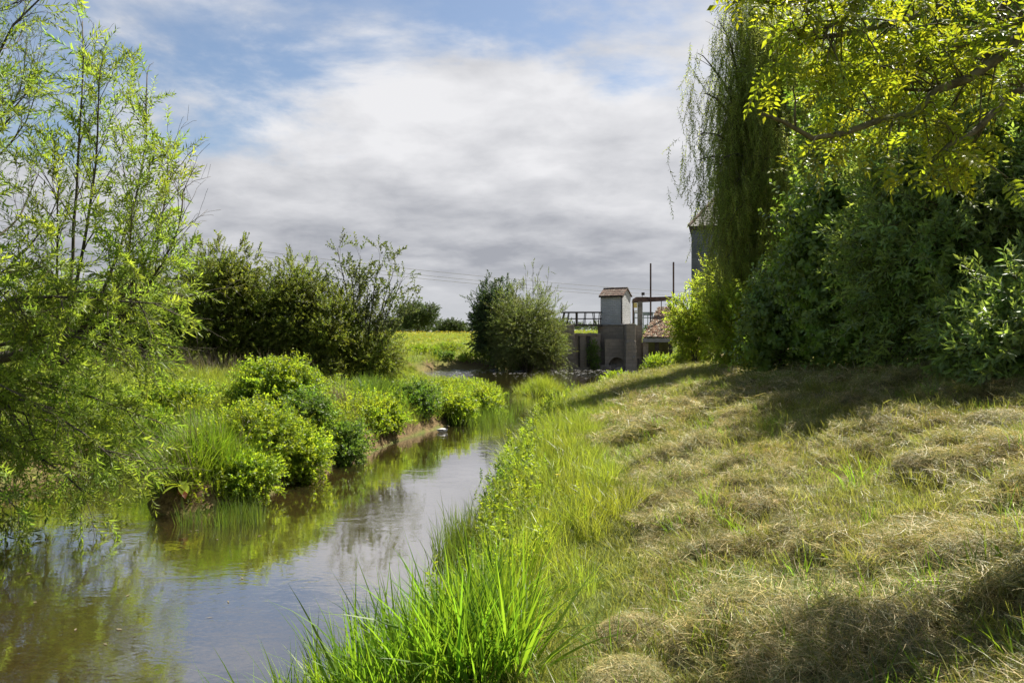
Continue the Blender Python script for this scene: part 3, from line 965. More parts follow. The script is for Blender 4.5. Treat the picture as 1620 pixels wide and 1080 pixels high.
# power line along the far meadow
CP = []
cz0 = 90.0
for i, (dz, lb) in enumerate(((0, 'upper cable of the power line crossing the sky behind the trees'), (-.55, 'middle cable of the power line crossing the sky behind the trees'), (-.95, 'lowest cable of the power line crossing the sky behind the trees'))):
    A = W(-140, 318, cz0 - 25); B = W(1330, 470, cz0 + 25)
    u = np.linspace(0, 1, 40)[:, None]
    p = A + (B - A) * u; p[:, 2] += dz - 4 * 1.9 * (u * (1 - u))[:, 0]
    tag(MB().tube(p, .022, 5).build('power_cable', 'cable', smooth=True), lb, 'cable', 'cables of the power line')
    CP.append((p[0], p[-1]))
for k, lb in ((0, 'wooden power line pole hidden behind the left willows'), (1, 'wooden power line pole hidden behind the mill')):
    q = CP[0][k]
    t = thing('utility_pole', lb, 'pole', (q[0], q[1], gz(q[0], q[1]) - .3), 'poles of the power line')
    hgt = q[2] - (gz(q[0], q[1]) - .3)
    MB().tube([(0, 0, 0), (0, 0, hgt + .3)], [.16, .11], 8).build('shaft', 'bark', t, smooth=True)
    for dz in (0, -.55, -.95):
        MB().bar((-.5, 0, hgt + dz), (.5, 0, hgt + dz), .09).build('crossarm', 'wood_dark', t)

# froth below the weir, with sun glitter modelled as white flecks
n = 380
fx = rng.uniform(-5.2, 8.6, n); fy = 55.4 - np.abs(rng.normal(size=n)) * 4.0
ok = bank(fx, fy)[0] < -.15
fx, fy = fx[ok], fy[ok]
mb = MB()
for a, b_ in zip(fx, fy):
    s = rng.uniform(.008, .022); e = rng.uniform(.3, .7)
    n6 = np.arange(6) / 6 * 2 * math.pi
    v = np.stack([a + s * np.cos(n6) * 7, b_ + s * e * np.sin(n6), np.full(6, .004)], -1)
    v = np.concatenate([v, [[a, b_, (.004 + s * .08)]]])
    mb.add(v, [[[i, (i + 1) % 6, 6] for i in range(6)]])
o = mb.build('foam_glitter', 'white', smooth=True); tag(o, 'white flecks of froth and modelled sun glitter on the water below the weir', kind='stuff')

# ------------------------------------------------------------------ plants: sprig shapes
P_willow = [sprig(22, .42, .125, .027, 46, .25, mid=.4, tw=.0035) for _ in range(5)]
P_willow_s = [sprig(13, .42, .10, .022, 45, .2, mid=.4, tw=.004) for _ in range(4)]
P_small = [sprig(16, .27, .066, .046, 55, .05, tw=.005, jit=.5) for _ in range(5)]
P_sparse = [sprig(12, .45, .115, .062, 50, .0, tw=.003, jit=.5) for _ in range(4)]
P_far = [sprig(16, .75, .19, .14, 60, .0, tw=.01, jit=.6) for _ in range(4)]
P_ivy = [sprig(12, .4, .11, .10, 60, .1, tw=.006, jit=.5) for _ in range(4)]
P_greyw = [sprig(14, .5, .12, .045, 50, .1, tw=.006, jit=.4) for _ in range(4)]
P_broad = [sprig(10, .28, .115, .080, 66, .35, tw=.004, fold=.12, mid=.5, jit=.4) for _ in range(6)]
P_osier = [sprig(14, .34, .11, .036, 55, .3, tw=.004, fold=.15, jit=.35) for _ in range(6)]
P_nettle = [sprig(14, .34, .075, .050, 72, .25, opp=True, tw=.004, jit=.3) for _ in range(5)]
P_herb = [sprig(12, .30, .085, .055, 60, .1, tw=.004, jit=.5) for _ in range(5)]
P_golden = [sprig(14, .40, .10, .06, 55, .05, tw=.005, jit=.5) for _ in range(4)]


def strandp(L, n, LL, LW):
    """hanging willow strand, pointing down from the origin"""
    v, f, m_ = sprig(n, L, LL, LW, 52, .0, tw=.004, mid=.45, bend=.12, jit=.5)
    v = v.copy(); v[:, 2] *= -1
    return v, f[:, ::-1], m_


P_weep = [strandp(.85, 26, .12, .030) for _ in range(5)]


def curve(a, b, bow=(0, 0, 0), n=9, wig=0.05):
    a = np.asarray(a, float); b = np.asarray(b, float); u = np.linspace(0, 1, n)[:, None]
    p = a + (b - a) * u + np.asarray(bow, float) * (4 * u * (1 - u))
    L = np.linalg.norm(b - a)
    nz = np.cumsum(rng.normal(size=(n, 3)), 0) * wig * L / n
    return p + nz * np.sin(u * math.pi * .5)


class Skel:
    def __init__(s):
        s.lv = {}; s.tp = []; s.td = []
    def add(s, lvl, pts, r0, r1):
        s.lv.setdefault(lvl, []).append((pts, np.linspace(r0, r1, len(pts))))
    def side(s, pts, r, lvl, maxl, n, L, ang=45, up=0.1, dens=6, ratio=.55, tmin=.25, droop=0.0, nch=4, spread=.4):
        """side shoots along a path; the last level carries sprigs"""
        pts = np.asarray(pts)
        for k in range(n):
            u = tmin + (1 - tmin) * (k + rng.random()) / n
            i = u * (len(pts) - 1); j = min(int(i), len(pts) - 2); f = i - j
            p = pts[j] * (1 - f) + pts[j + 1] * f
            d = unit(pts[j + 1] - pts[j])
            q = unit(np.cross(d, rng.normal(size=3)))
            a = R(ang) * rng.uniform(.5, 1.3)
            d2 = unit(d * math.cos(a) + q * math.sin(a) + np.array([0, 0, up - droop]))
            ln = L * rng.uniform(.6, 1.15) * (1.15 - .55 * u)
            e = p + d2 * ln
            c = curve(p, e, (0, 0, ln * (.06 - droop * .25)), 6, .12)
            c[:, 2] -= droop * .35 * ln * np.linspace(0, 1, 6) ** 2
            rr = r * (1 - .6 * u) * .55
            s.add(lvl, c, rr, rr * .3)
            if lvl < maxl:
                s.side(c, rr, lvl + 1, maxl, nch, ln * ratio, ang, up, dens, ratio, .15, droop, nch, spread)
            s.leaf(c, dens, spread, .25 if lvl == maxl else .6)
    def leaf(s, pts, dens, spread=.4, t0=.2):
        L = np.linalg.norm(np.diff(pts, axis=0), axis=1).sum()
        n = max(1, int(round(dens * L * (1 - t0))))
        u = np.sort(rng.uniform(t0, 1, n)); u[-1] = 1.0
        i = u * (len(pts) - 1); j = np.minimum(i.astype(int), len(pts) - 2); f = (i - j)[:, None]
        s.tp.append(pts[j] * (1 - f) + pts[j + 1] * f)
        d = unit(pts[j + 1] - pts[j]) + rng.normal(size=(n, 3)) * spread
        s.td.append(d)
    def points(s):
        return np.concatenate(s.tp), np.concatenate(s.td)
    def build(s, t, base, bark='bark', sides=(9, 6, 4, 3), part0='trunk', part1='limb'):
        base = np.asarray(base)
        for l, lst in sorted(s.lv.items()):
            if l <= 1:
                for p, r in lst:
                    MB().tube(p - base, r, sides[l]).build(part0 if l == 0 else part1, bark, t, smooth=True)
            else:
                mb = MB()
                for p, r in lst:
                    mb.tube(p - base, np.maximum(r, .0025), sides[min(l, 3)])
                mb.build('twigs', bark, t, smooth=True)['kind'] = 'stuff'


def foliage(t, base, P, D, protos, mats, smin=.8, smax=1.2, name='foliage'):
    P = np.asarray(P) - np.asarray(base)
    return scatter(name, protos, P, frames(D), rng.uniform(smin, smax, len(P)), mats, t)


def lumps(c, rad, nl, n, lr, low=-.5, core=.25, up=.12):
    """sprig points spread over uneven lumps of a crown: points, directions, lump centres"""
    c = np.asarray(c, float); rad = np.asarray(rad, float)
    d = rand_dirs(nl * 4); d = d[d[:, 2] > low][:nl]
    C = c + d * rad * rng.uniform(.45, .88, (len(d), 1))
    lo = d[:, 2] < 0                                  # below the middle the sides go down straight, to the ground
    C[lo, :2] = c[:2] + unit(d[lo, :2]) * rad[:2] * rng.uniform(.45, .9, (lo.sum(), 1))
    k = rng.integers(0, len(C), n)
    e = rand_dirs(n)
    rr = lr * rng.uniform(.75, 1.25, len(C))[k] * np.where(rng.random(n) < core, rng.uniform(.1, .7, n), rng.uniform(.7, 1.12, n))
    P = C[k] + e * rr[:, None] * np.array([1, 1, .9])
    D = e + unit(P - c) * .6 + np.array([0, 0, up]) + rng.normal(size=(n, 3)) * .65
    return P, D, C


def bush(name, label, cat, x, y, w_, h, mat, protos, n, nl=14, lr=.35, group=None, bark='bark', low=-.35, depth=None, sink=.1, cz=.5, spikes=0, smin=.75, smax=1.2, stems=6, twig='twig'):
    z = gz(x, y) - sink
    t = thing(name, label, cat, (x, y, z), group)
    base = np.array([x, y, z])
    rad = np.array([w_ / 2, (depth or w_) / 2, h * (1 - cz)])
    c = base + np.array([0, 0, h * cz])
    lrr = lr * min(w_, h * 1.2) * .62
    P, D, C = lumps(c, np.maximum(rad - lrr * .55, .1), nl, n, lrr, low)
    if spikes:
        d = rand_dirs(spikes); d[:, 2] = np.abs(d[:, 2]) + .25; d = unit(d)
        S = c + d * rad * rng.uniform(.9, 1.0, (spikes, 1))
        ex = []
        for q, dd in zip(S, d):
            k = rng.integers(3, 7)
            ex.append(q + (dd + np.array([0, 0, .5]) + rng.normal(size=3) * .3) * np.linspace(0, .045 * h * rng.uniform(.2, 1.3), k)[:, None])
        ex = np.concatenate(ex)
        P = np.concatenate([P, ex]); D = np.concatenate([D, unit(ex - c) + rng.normal(size=(len(ex), 3)) * .45 + np.array([0, 0, .4])])
    g = gh(P[:, 0], P[:, 1])
    ok = P[:, 2] > g + .03
    P, D = P[ok], D[ok]
    sk = Skel()
    for i in range(stems):
        e = C[i % len(C)]
        p = curve(base + np.array([rng.normal() * w_ * .05, rng.normal() * w_ * .05, 0]), e, (0, 0, h * .05), 7, .15)
        sk.add(1, p, .012 * h + .008, .005)
    sk.build(t, base, bark, part1='stem')
    foliage(t, base, P, D, protos, [mat, twig], smin, smax)
    return t


# ------------------------------------------------------------------ large trees
# left: spreading willow leaning over the river
bx, by = -10.2, 11.6
base = np.array([bx, by, gz(bx, by) - .15])
t = thing('crack_willow', 'bright leafy willow leaning over the water at the left edge', 'tree', base)
sk = Skel()
hub = base + np.array([.7, -.2, 1.0])
hub2 = W(95, 560, 11.6)
sk.add(1, curve(hub, hub2, (0, 0, .3), 8, .06), .12, .08)
sk.add(0, curve(base, hub, (.1, 0, .1), 6, .1), .30, .24)
TG = [((-40, -60), 11.6), ((70, -90), 12.2), ((130, 20), 12.0), ((150, 110), 11.2), ((232, 125), 12.2), ((275, 245), 11.8), ((282, 300), 11.0), ((215, 330), 10.6),
      ((240, 400), 11.6), ((300, 480), 11.4), ((255, 470), 10.2), ((265, 560), 11.0), ((200, 560), 9.9), ((235, 650), 10.9), ((150, 690), 9.8), ((225, 745), 10.6),
      ((120, 800), 10.0), ((60, 825), 9.7), ((20, 620), 9.6), ((40, 420), 10.0), ((90, 300), 10.6), ((30, 180), 11.0), ((100, 520), 12.4), ((60, 700), 11.8), ((170, 640), 12.2), ((180, 440), 12.6)]
for (px, py), Y in TG:
    e = W(px, py, Y)
    low = max(0, (py - 450) / 400)
    up = 0.55 - .1 * low
    rise = py < 420 and px > 80                       # shoots that rise from the leaning limb
    c = curve(hub2 + rng.normal(size=3) * .12, e, ((px - 100) / 200 * .55, 0, -.1), 11, .05) if rise else curve(hub + rng.normal(size=3) * .15, e, (-.15, 0, up), 11, .09)
    r = .032 if rise else .05 if py < 500 else .042
    sk.add(1, c, r, .008)
    sk.side(c, r * .8, 2, 3, 10, 1.15, 42, (.18 if py < 400 else .02), (5.5 if py > 500 else 7) if py > 330 else 5, .55, .38, droop=.0 if py < 350 else .22, nch=4)
    sk.leaf(c, 6, .5, .55)
sk.build(t, base)
P, D = sk.points()
qx = 810 + P[:, 0] / P[:, 1] * F; qy = HOR - (P[:, 2] - CZ) / P[:, 1] * F
ok = qx < np.interp(qy, [0, 95, 115, 230, 300, 350, 470, 560, 640, 760, 860], [140, 165, 235, 285, 285, 262, 310, 268, 250, 245, 130]) + rng.normal(size=len(P)) * 6
foliage(t, base, P[ok], D[ok], P_willow, ['willow', 'twig'], .75, 1.25)

# upright willow further back
bx, by = -13.2, 19.0
base = np.array([bx, by, gz(bx, by) - .2])
t = thing('upright_willow', 'tall slender airy willow rising behind the leaning willow', 'tree', base)
sk = Skel()
tr = curve(base, base + np.array([.3, 0, 13.0]), (0, 0, 0), 14, .05)
sk.add(0, tr, .20, .02)
for k in range(26):
    u = .12 + .86 * k / 26; i = int(u * 13); p = tr[i]
    a = rng.uniform(0, 2 * math.pi); L = 3.6 * (1.05 - .75 * u)
    e = p + np.array([math.cos(a) * L * .62, math.sin(a) * L * .62, L * .85])
    c = curve(p, e, (math.cos(a) * .3, math.sin(a) * .3, -.2), 8, .1)
    sk.add(1, c, .05 * (1.1 - u), .006)
    sk.side(c, .03, 2, 3, 7, 1.0, 35, .35, 3.2, .6, .2, nch=3)
sk.build(t, base)
P, D = sk.points()
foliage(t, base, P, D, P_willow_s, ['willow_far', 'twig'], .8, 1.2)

# hedge of hawthorns beyond the left bank
HW = 'hawthorns along the left meadow'
for lb, px, top, wpx, Y in (('broad tall hawthorn bush with the highest top of the left hedge', 348, 372, 150, 27.5),
                            ('dark rounded hawthorn bush second from the right in the hedge', 462, 405, 120, 28.5),
                            ('shaded hawthorn bush half hidden behind the leaning willow', 215, 425, 130, 28.0),
                            ('hawthorn bush at the far left behind the willow branches', 90, 435, 150, 28.0),
                            ('low leafy thorn bush at the right end of the hedge', 530, 452, 70, 28.0),
                            ('lower hawthorn bush filling the gap between the two tallest', 408, 440, 70, 28.6)):
    x = (px - 810) / F * Y; g = gz(x, Y); h = CZ + (HOR - top) / F * Y - g
    bush('hawthorn_bush', lb, 'bush', x, Y, wpx / F * Y * 1.05, h, 'hawthorn', P_small, int(5200 * wpx / 130), 44, .34, HW, low=-1, depth=3.4, cz=.48, spikes=45, smin=.8, smax=1.35)

# sparse sallow at the right end of the hedge
Y = 29.0; x = (572 - 810) / F * Y
base = np.array([x, Y, gz(x, Y) - .1])
t = thing('sallow_tree', 'sparse open multi-stemmed small tree at the end of the hedge', 'tree', base)
sk = Skel()
for (px, py) in ((532, 392), (548, 420), (575, 405), (600, 405), (622, 408), (640, 440), (650, 475), (590, 440), (556, 450), (628, 500), (535, 440), (612, 470)):
    e = W(px, py, Y + rng.uniform(-.6, .6))
    c = curve(base + np.array([(px - 580) / 300 * .6, 0, 0]), e, ((585 - px) / 300 * .5, 0, .05), 10, .06)
    sk.add(1, c, .05, .008)
    sk.side(c, .028, 2, 3, 8, .75, 38, .35, 6.5, .55, .30, nch=3)
sk.build(t, base)
P, D = sk.points()
foliage(t, base, P, D, P_sparse, ['sparse', 'twig'], .9, 1.45)
bush('sallow_regrowth', 'dense green regrowth round the foot of the sparse tree', 'bush', (585 - 810) / F * 28.6, 28.6, 2.6, 2.3, 'hawthorn', P_small, 1500, 14, .42, low=-.6, spikes=8)

# far things: round oak, hedge line
Y = 150.0; x = PX(661, Y)
zb_ = gz(x, Y); h = PZ(475, Y) - zb_
base = np.array([x, Y, zb_ - .2])
t = thing('round_oak', 'rounded lone field tree far off on the meadow horizon', 'tree', base)
c0 = base + np.array([0, 0, h * .56])
P, D, C = lumps(c0, (3.9, 3.6, h * .36), 26, 2600, 1.35, -.75, .3)
sk = Skel(); sk.add(0, curve(base, c0, (0, 0, 0), 6, .04), .38, .2)
for q in C[:9]:
    sk.add(1, curve(c0 - np.array([0, 0, 1.2]), q, (0, 0, .2), 5, .1), .16, .05)
sk.build(t, base)
foliage(t, base, P, D, P_far, ['oak', 'twig'], .8, 1.3)
Y = 190.0
for k, (px, wpx, hpx, lb) in enumerate(((712, 52, 13, 'low distant hedge right of the round field tree'), (620, 40, 16, 'low distant hedge left of the round field tree'), (860, 80, 12, 'low distant hedge behind the weir footbridge'))):
    x = PX(px, Y)
    bush('field_hedge', lb, 'hedge', x, Y, wpx / F * Y, hpx / F * Y + 1.0, 'oak', P_far, 1100, 30, .5, 'hedges across the far meadow', low=-.2, depth=3, cz=.4, smin=1, smax=1.6, stems=4)
Y = 420.0
P = np.stack([rng.uniform(-330, 330, 5200), rng.normal(size=5200) * 4 + Y, np.zeros(5200)], -1)
P[:, 2] = gh(P[:, 0], P[:, 1]) + rng.uniform(0, 1, 5200) ** .8 * (2.0 + 3.0 * vnoise(P[:, 0] / 14, P[:, 1] * 0) ** 2)
o = scatter('distant_woodland', P_far, P, frames(rand_dirs(5200) + [0, 0, .5]), rng.uniform(3, 6, 5200), ['oak', 'twig'])
tag(o, 'far line of woodland along the horizon', kind='stuff')

# by the weir: ivy-clad tree and paler willow bush
Y = 56.5; x = PX(783, Y)
bush('ivy_clad_tree', 'dark ivy-clad tree left of the pale willow bush by the weir', 'tree', x, Y, 78 / F * Y, CZ + (HOR - 440) / F * Y - gz(x, Y), 'ivy', P_ivy, 4200, 36, .36, low=-1, cz=.52, spikes=30, smin=.9, smax=1.4)
Y = 54.0; x = PX(836, Y)
bush('willow_bush', 'pale green rounded willow bush overhanging the lock wall', 'bush', x, Y, 122 / F * Y, CZ + (HOR - 446) / F * Y - gz(x, Y), 'grey_willow', P_greyw, 5600, 44, .34, low=-1, cz=.5, spikes=40, smin=.9, smax=1.4)
Y = 56.0
base = np.array([PX(845, Y), Y, gz(PX(845, Y), Y)])
t = thing('thin_sapling', 'thin sparse sapling tops showing above the pale willow bush', 'tree', base)
sk = Skel()
for px, py in ((843, 418), (866, 440), (833, 430), (872, 462), (852, 430)):
    c = curve(base, W(px, py, Y), (0, 0, 0), 8, .04); sk.add(1, c, .05, .008)
    sk.side(c, .02, 2, 2, 9, .7, 30, .5, 3.0, .5, .55)
sk.build(t, base); P, D = sk.points()
foliage(t, base, P, D, P_sparse, ['sparse', 'twig'], .8, 1.2)

# ------------------------------------------------------------------ right side
# weeping willow
bx, by = 8.6, 25.5
base = np.array([bx, by, gz(bx, by) - .2])
t = thing('weeping_willow', 'tall weeping willow with hanging curtains beside the mill', 'tree', base)
sk = Skel()
hub = base + np.array([0, 0, 3.2])
sk.add(0, curve(base, hub, (0, 0, 0), 6, .05), .48, .38)
WP = []
for (px, py, Y) in ((1128, 45, 23), (1150, 10, 24), (1185, -60, 24), (1230, -90, 25), (1290, -60, 26), (1112, 150, 22.5), (1100, 205, 22.5), (1118, 95, 23), (1108, 250, 22), (1140, 250, 22), (1180, 120, 23), (1250, 60, 23.5), (1340, 40, 25),
                    (1160, 330, 22), (1215, 250, 22), (1270, 200, 23), (1200, -10, 23), (1150, 130, 24), (1320, 150, 24), (1150, 400, 21.6), (1205, 430, 21.4), (1165, 200, 23), (1230, 350, 21.8), (1240, 120, 22.5), (1265, -20, 23), (1290, 110, 23), (1225, 180, 22), (1250, 250, 21.6), (1180, 40, 23), (1170, 280, 22)):
    e = W(px, py, Y)
    c = curve(hub + rng.normal(size=3) * .25, e, (.2, 0, 1.3 if py < 300 else .9), 12, .06)
    sk.add(1, c, .11, .012)
    sk.side(c, .05, 2, 2, 7, 1.3, 45, .1, 0, .5, .45)
    WP.append((c, py))
sk.tp, sk.td = [], []
for l in (1, 2):
    for p, r in sk.lv[l]:
        k = rng.integers(2, 6) if l == 2 else rng.integers(8, 13)
        u = rng.uniform(.35, 1, k); u[0] = 1
        ii = np.minimum((u * (len(p) - 1)).astype(int), len(p) - 1)
        for q in p[ii]:
            pxq = 810 + q[0] / q[1] * F
            g = gz(q[0], q[1])
            # curtains near the sky side end high, those further right reach the lawn
            if rng.random() < (.25 if pxq < 1140 else .08): continue
            if pxq < 1120: Lh = rng.uniform(.8, 3.4)
            elif pxq < 1165: Lh = rng.uniform(1.0, 4.4)
            else: Lh = rng.uniform(2.0, max(3.0, min(q[2] - g - .1, 8.5)))
            Lh = min(Lh, q[2] - g - .15)
            for s in range(rng.integers(1, 3) if pxq < 1140 else rng.integers(2, 4)):
                a = q + np.array([rng.normal() * .26, rng.normal() * .26, rng.normal() * .3]); LL = Lh * rng.uniform(.7, 1.05)
                nseg = max(1, int(LL / .62)); sw = rng.normal(size=2) * .06
                hang = a + np.stack([sw[0] * np.arange(nseg), sw[1] * np.arange(nseg), -.62 * np.arange(nseg)], -1)
                sk.tp.append(hang); sk.td.append(np.tile([sw[0], sw[1], 1.0], (nseg, 1)) + rng.normal(size=(nseg, 3)) * .2)
sk.build(t, base)
P, D = sk.points()
ok = P[:, 2] - .9 > gh(P[:, 0], P[:, 1])
foliage(t, base, P[ok], D[ok], P_weep, ['weeping', 'twig'], .8, 1.15)

# golden shrub lit by the sun, in front of the sluice house
for lb, px, top, wpx, Y, n in (('sunlit yellow-green shrub against the mill wall', 1150, 400, 110, 30, 1500), ('lower yellow-green shrub hiding the right side of the sluice house', 1098, 450, 72, 31, 1100), ('drooping yellow-green stand-in for the backlit lower willow curtain', 1168, 452, 90, 21.0, 900)):  # third shrub is added, a bright stand-in for the backlit lower willow curtain
    x = PX(px, Y); g = gz(x, Y)
    bush('golden_shrub', lb, 'shrub', x, Y, wpx / F * Y, CZ + (HOR - top) / F * Y - g, 'golden', P_golden, n, 26, .40, 'yellow-green shrubs near the mill', low=-1, spikes=14, smin=.8, smax=1.2, depth=1.7)

# dark dogwood, osier bushes at the top of the mown bank
def big_bush(name, label, x, y, w_, d_, h, mat, protos, n, nl, lr, spikes, bark='bark', low=-1):
    return bush(name, label, 'bush', x, y, w_, h, mat, protos, n, nl, lr, None, bark, low, d_, .1, .47, spikes, .85, 1.3, 10)
big_bush('dogwood_bush', 'big dark bush with broad glossy leaves in the middle of the right bank', 6.6, 14.0, 3.2, 3.2, 4.5, 'dogwood', P_broad, 7000, 60, .27, 50)
big_bush('osier_bush', 'large narrow-leaved bush right of the broad-leaved bush', 7.0, 11.3, 4.2, 3.4, 4.8, 'sallow', P_osier, 8500, 60, .28, 50)
big_bush('osier_bush', 'low narrow-leaved bush spilling onto the grass at the right edge', 6.6, 8.9, 3.0, 2.2, 1.5, 'sallow', P_osier, 2400, 22, .42, 20)
big_bush('osier_bush', 'tall narrow-leaved bush filling the far right edge', 8.3, 9.3, 3.4, 3.0, 4.4, 'sallow', P_osier, 6000, 44, .30, 26)
big_bush('back_bush', 'tall dark bush rising behind the broad-leaved bush', 9.3, 16.0, 4.8, 3.6, 9.6, 'dogwood', P_broad, 7500, 60, .32, 30)
big_bush('back_bush', 'tall dark bush at the back of the right-hand thicket', 11.8, 13.6, 5.0, 3.6, 9.6, 'dogwood', P_broad, 7500, 60, .32, 30)

big_bush('back_bush', 'dark bush between the willow curtain and the thicket', 8.5, 18.2, 3.8, 3.2, 8.4, 'dogwood', P_broad, 5000, 50, .32, 30)

big_bush('dogwood_bush', 'low broad-leaved bush between the willow foot and the big dark bush', 6.1, 16.6, 2.3, 1.8, 2.6, 'dogwood', P_broad, 1500, 24, .36, 12)

# pinnate-leaved tree hanging into the top of the picture
bx, by = 5.6, 4.9
base = np.array([bx, by, gz(bx, by) - .15])
t = thing('ash_tree', 'overhanging tree with sunlit feathery leaves at the top right', 'tree', base)
sk = Skel()
hub = base + np.array([-.2, -.1, 2.6])
sk.add(0, curve(base, hub, (0, 0, 0), 6, .04), .24, .19)
LIMBS = [([(1613, 59), (1578, 93), (1533, 124), (1482, 143), (1447, 180), (1392, 190), (1336, 211), (1285, 219), (1240, 193), (1205, 180)], 5.6, 5.0),
         ([(1640, 20), (1592, 40), (1540, 122), (1482, 143), (1426, 142)], 5.9, 5.7),
         ([(1560, -60), (1492, 3), (1440, 28), (1406, 38), (1350, 52), (1281, 62), (1247, 48)], 6.0, 5.2),
         ([(1450, -80), (1364, -5), (1336, 31), (1285, 52)], 5.8, 5.2),
         ([(1440, -60), (1340, -20), (1274, 2), (1230, 5), (1180, -4), (1160, 4)], 5.6, 5.2),
         ([(1650, -20), (1592, 3), (1558, 41), (1492, 69), (1430, 80)], 6.4, 6.0),
         ([(1660, 120), (1600, 150), (1540, 210), (1500, 230), (1470, 262)], 5.6, 5.2),
         ([(1650, 60), (1560, 60), (1450, 95), (1380, 110), (1310, 130)], 6.3, 5.6)]
tips, tdir = [], []
for pts, Y0, Y1 in LIMBS:
    ys = np.linspace(Y0, Y1, len(pts)) * .77
    c = np.array([W(p[0], p[1], y) for p, y in zip(pts, ys)])
    c = np.concatenate([curve(hub, c[0], (0, 0, .3), 6, .04)[:-1], c])
    r = np.linspace(.048, .008, len(c))
    sk.lv.setdefault(1, []).append((c, r))
    vis = c[5:]
    for k in range(28):
        u = (k + rng.random()) / 28 * (len(vis) - 1); j = min(int(u), len(vis) - 2)
        p = vis[j] + (vis[j + 1] - vis[j]) * (u - j)
        d = unit(vis[j + 1] - vis[j]); a = rng.uniform(.5, 1.2); q = unit(np.cross(d, rng.normal(size=3)))
        e = p + (d * math.cos(a) + q * math.sin(a) + np.array([0, 0, -.05])) * rng.uniform(.12, .48)
        eX = 810 + e[0] / e[1] * F; eY = HOR - (e[2] - CZ) / e[1] * F
        if eX < np.interp(eY, [0, 28, 40, 110, 140, 290], [1135, 1135, 1230, 1230, 1185, 1200]) or eY > 300:
            continue
        cc = curve(p, e, (0, 0, .03), 5, .08); sk.add(2, cc, .007, .003)
        tips.append(e); tdir.append(e - p)
    tips.append(vis[-1]); tdir.append(vis[-1] - vis[-2])
nvis = len(tips)
for k in range(0):                                   # crown above the frame, it shades the grass
    a = rng.uniform(0, 2 * math.pi); e = hub + np.array([math.cos(a) * rng.uniform(1, 3.4) - .6, math.sin(a) * rng.uniform(1, 3.4), rng.uniform(1.8, 4.8)])
    px = 810 + e[0] / max(e[1], .5) * F; py = HOR - (e[2] - CZ) / max(e[1], .5) * F
    if e[1] > .6 and px < 1300 and py > -60:
        continue
    c = curve(hub, e, (0, 0, .5), 8, .08); sk.add(1, c, .05, .01)
    for q in range(9):
        p = c[rng.integers(3, 8)]; f = p + rand_dirs(1)[0] * rng.uniform(.3, .8); sk.add(2, curve(p, f, (0, 0, .05), 4, .08), .012, .005)
        tips.append(f); tdir.append(f - p)
sk.build(t, base, 'bark_light')


def pinnate(npair, L):
    """one feathery leaf along +Z, drooping towards -Y"""
    u = np.linspace(.28, .95, npair)
    ax = lambda s: np.stack([0 * s, -.28 * L * s ** 2, L * s], -1)
    P = np.concatenate([ax(u), ax(u), ax(np.array([1.0]))])
    D = np.concatenate([np.tile([.9, -.15, .55], (npair, 1)), np.tile([-.9, -.15, .55], (npair, 1)), [[0, -.4, 1]]]) + rng.normal(size=(2 * npair + 1, 3)) * .12
    N = np.tile([0, 1, .35], (len(P), 1)) + rng.normal(size=(len(P), 3)) * .25
    sz = np.concatenate([1 - .5 * (u - .55) ** 2 * 3, 1 - .5 * (u - .55) ** 2 * 3, [1.0]])
    V, T = leaves(P, D, N, .32 * L * sz, .125 * L * sz, .15, .5, .08)
    tv, tq, tt = tube(ax(np.linspace(0, 1, 4)), [.0028, .0024, .002, .001], 3)
    tris = np.concatenate([tq[:, [0, 1, 2]], tq[:, [0, 2, 3]]]) + len(V)
    return np.concatenate([V, tv]), np.concatenate([T, tris]), np.concatenate([np.zeros(len(T)), np.ones(len(tris))])


PIN = [pinnate(5, .27), pinnate(6, .30), pinnate(5, .24), pinnate(4, .25)]
lp, ld, lv = [], [], []
for i, (p, d) in enumerate(zip(tips, tdir)):
    for q in range(rng.integers(3, 6)):
        dd = unit(unit(d) * .6 + rand_dirs(1)[0] + np.array([0, 0, -.05]))
        lp.append(p); ld.append(dd); lv.append(i < nvis)
lp, ld, lv = np.array(lp), np.array(ld), np.array(lv)
en = lp + ld * .15                                     # the crown's edge on the river side and below
ex_ = 810 + en[:, 0] / en[:, 1] * F; ey_ = HOR - (en[:, 2] - CZ) / en[:, 1] * F
keep = (~lv) | ((ex_ > np.interp(ey_, [0, 28, 40, 110, 140, 290], [1118, 1118, 1215, 1215, 1170, 1185])) & (ey_ < np.interp(ex_, [1150, 1300, 1450, 1620], [275, 285, 300, 330])))
lp, ld, lv = lp[keep], ld[keep], lv[keep]
# the feathery leaves that show largest are leaves of their own
pxl = 810 + lp[:, 0] / lp[:, 1] * F; pyl = HOR - (lp[:, 2] - CZ) / lp[:, 1] * F
score = np.where(lv & (pxl < 1640) & (pyl > -30), lp[:, 1], 1e6)
order = np.argsort(score)[:300]
big = np.zeros(len(lp), bool); big[order] = True
pm = [make_mesh('leaf', v, [f], ['pinnate', 'stem'], mi, smooth=False) for v, f, mi in PIN]
# leaves hang with their upper side to the sky
def leaf_euler(D):
    D = unit(D); n = len(D)
    x = unit(np.cross(np.array([[0, 0, 1.0]]), D) + 1e-6); y = np.cross(D, x)     # y points up-ish
    a = rng.normal(size=n) * .5
    ca, sa = np.cos(a)[:, None], np.sin(a)[:, None]
    X = x * ca + y * sa; Yv = -x * sa + y * ca
    return np.stack([np.arctan2(Yv[:, 2], D[:, 2]), np.arcsin(np.clip(-X[:, 2], -1, 1)), np.arctan2(X[:, 1], X[:, 0])], -1)
le = leaf_euler(ld)
for i in order:
    o = link('leaf', pm[i % 4], t); o.location = lp[i] - base; o.rotation_euler = le[i]; s = rng.uniform(.48, .78); o.scale = (s, s, s)
scatter('foliage', PIN, lp[~big] - base, le[~big], rng.uniform(.48, .78, (~big).sum()), ['pinnate', 'stem'], t)

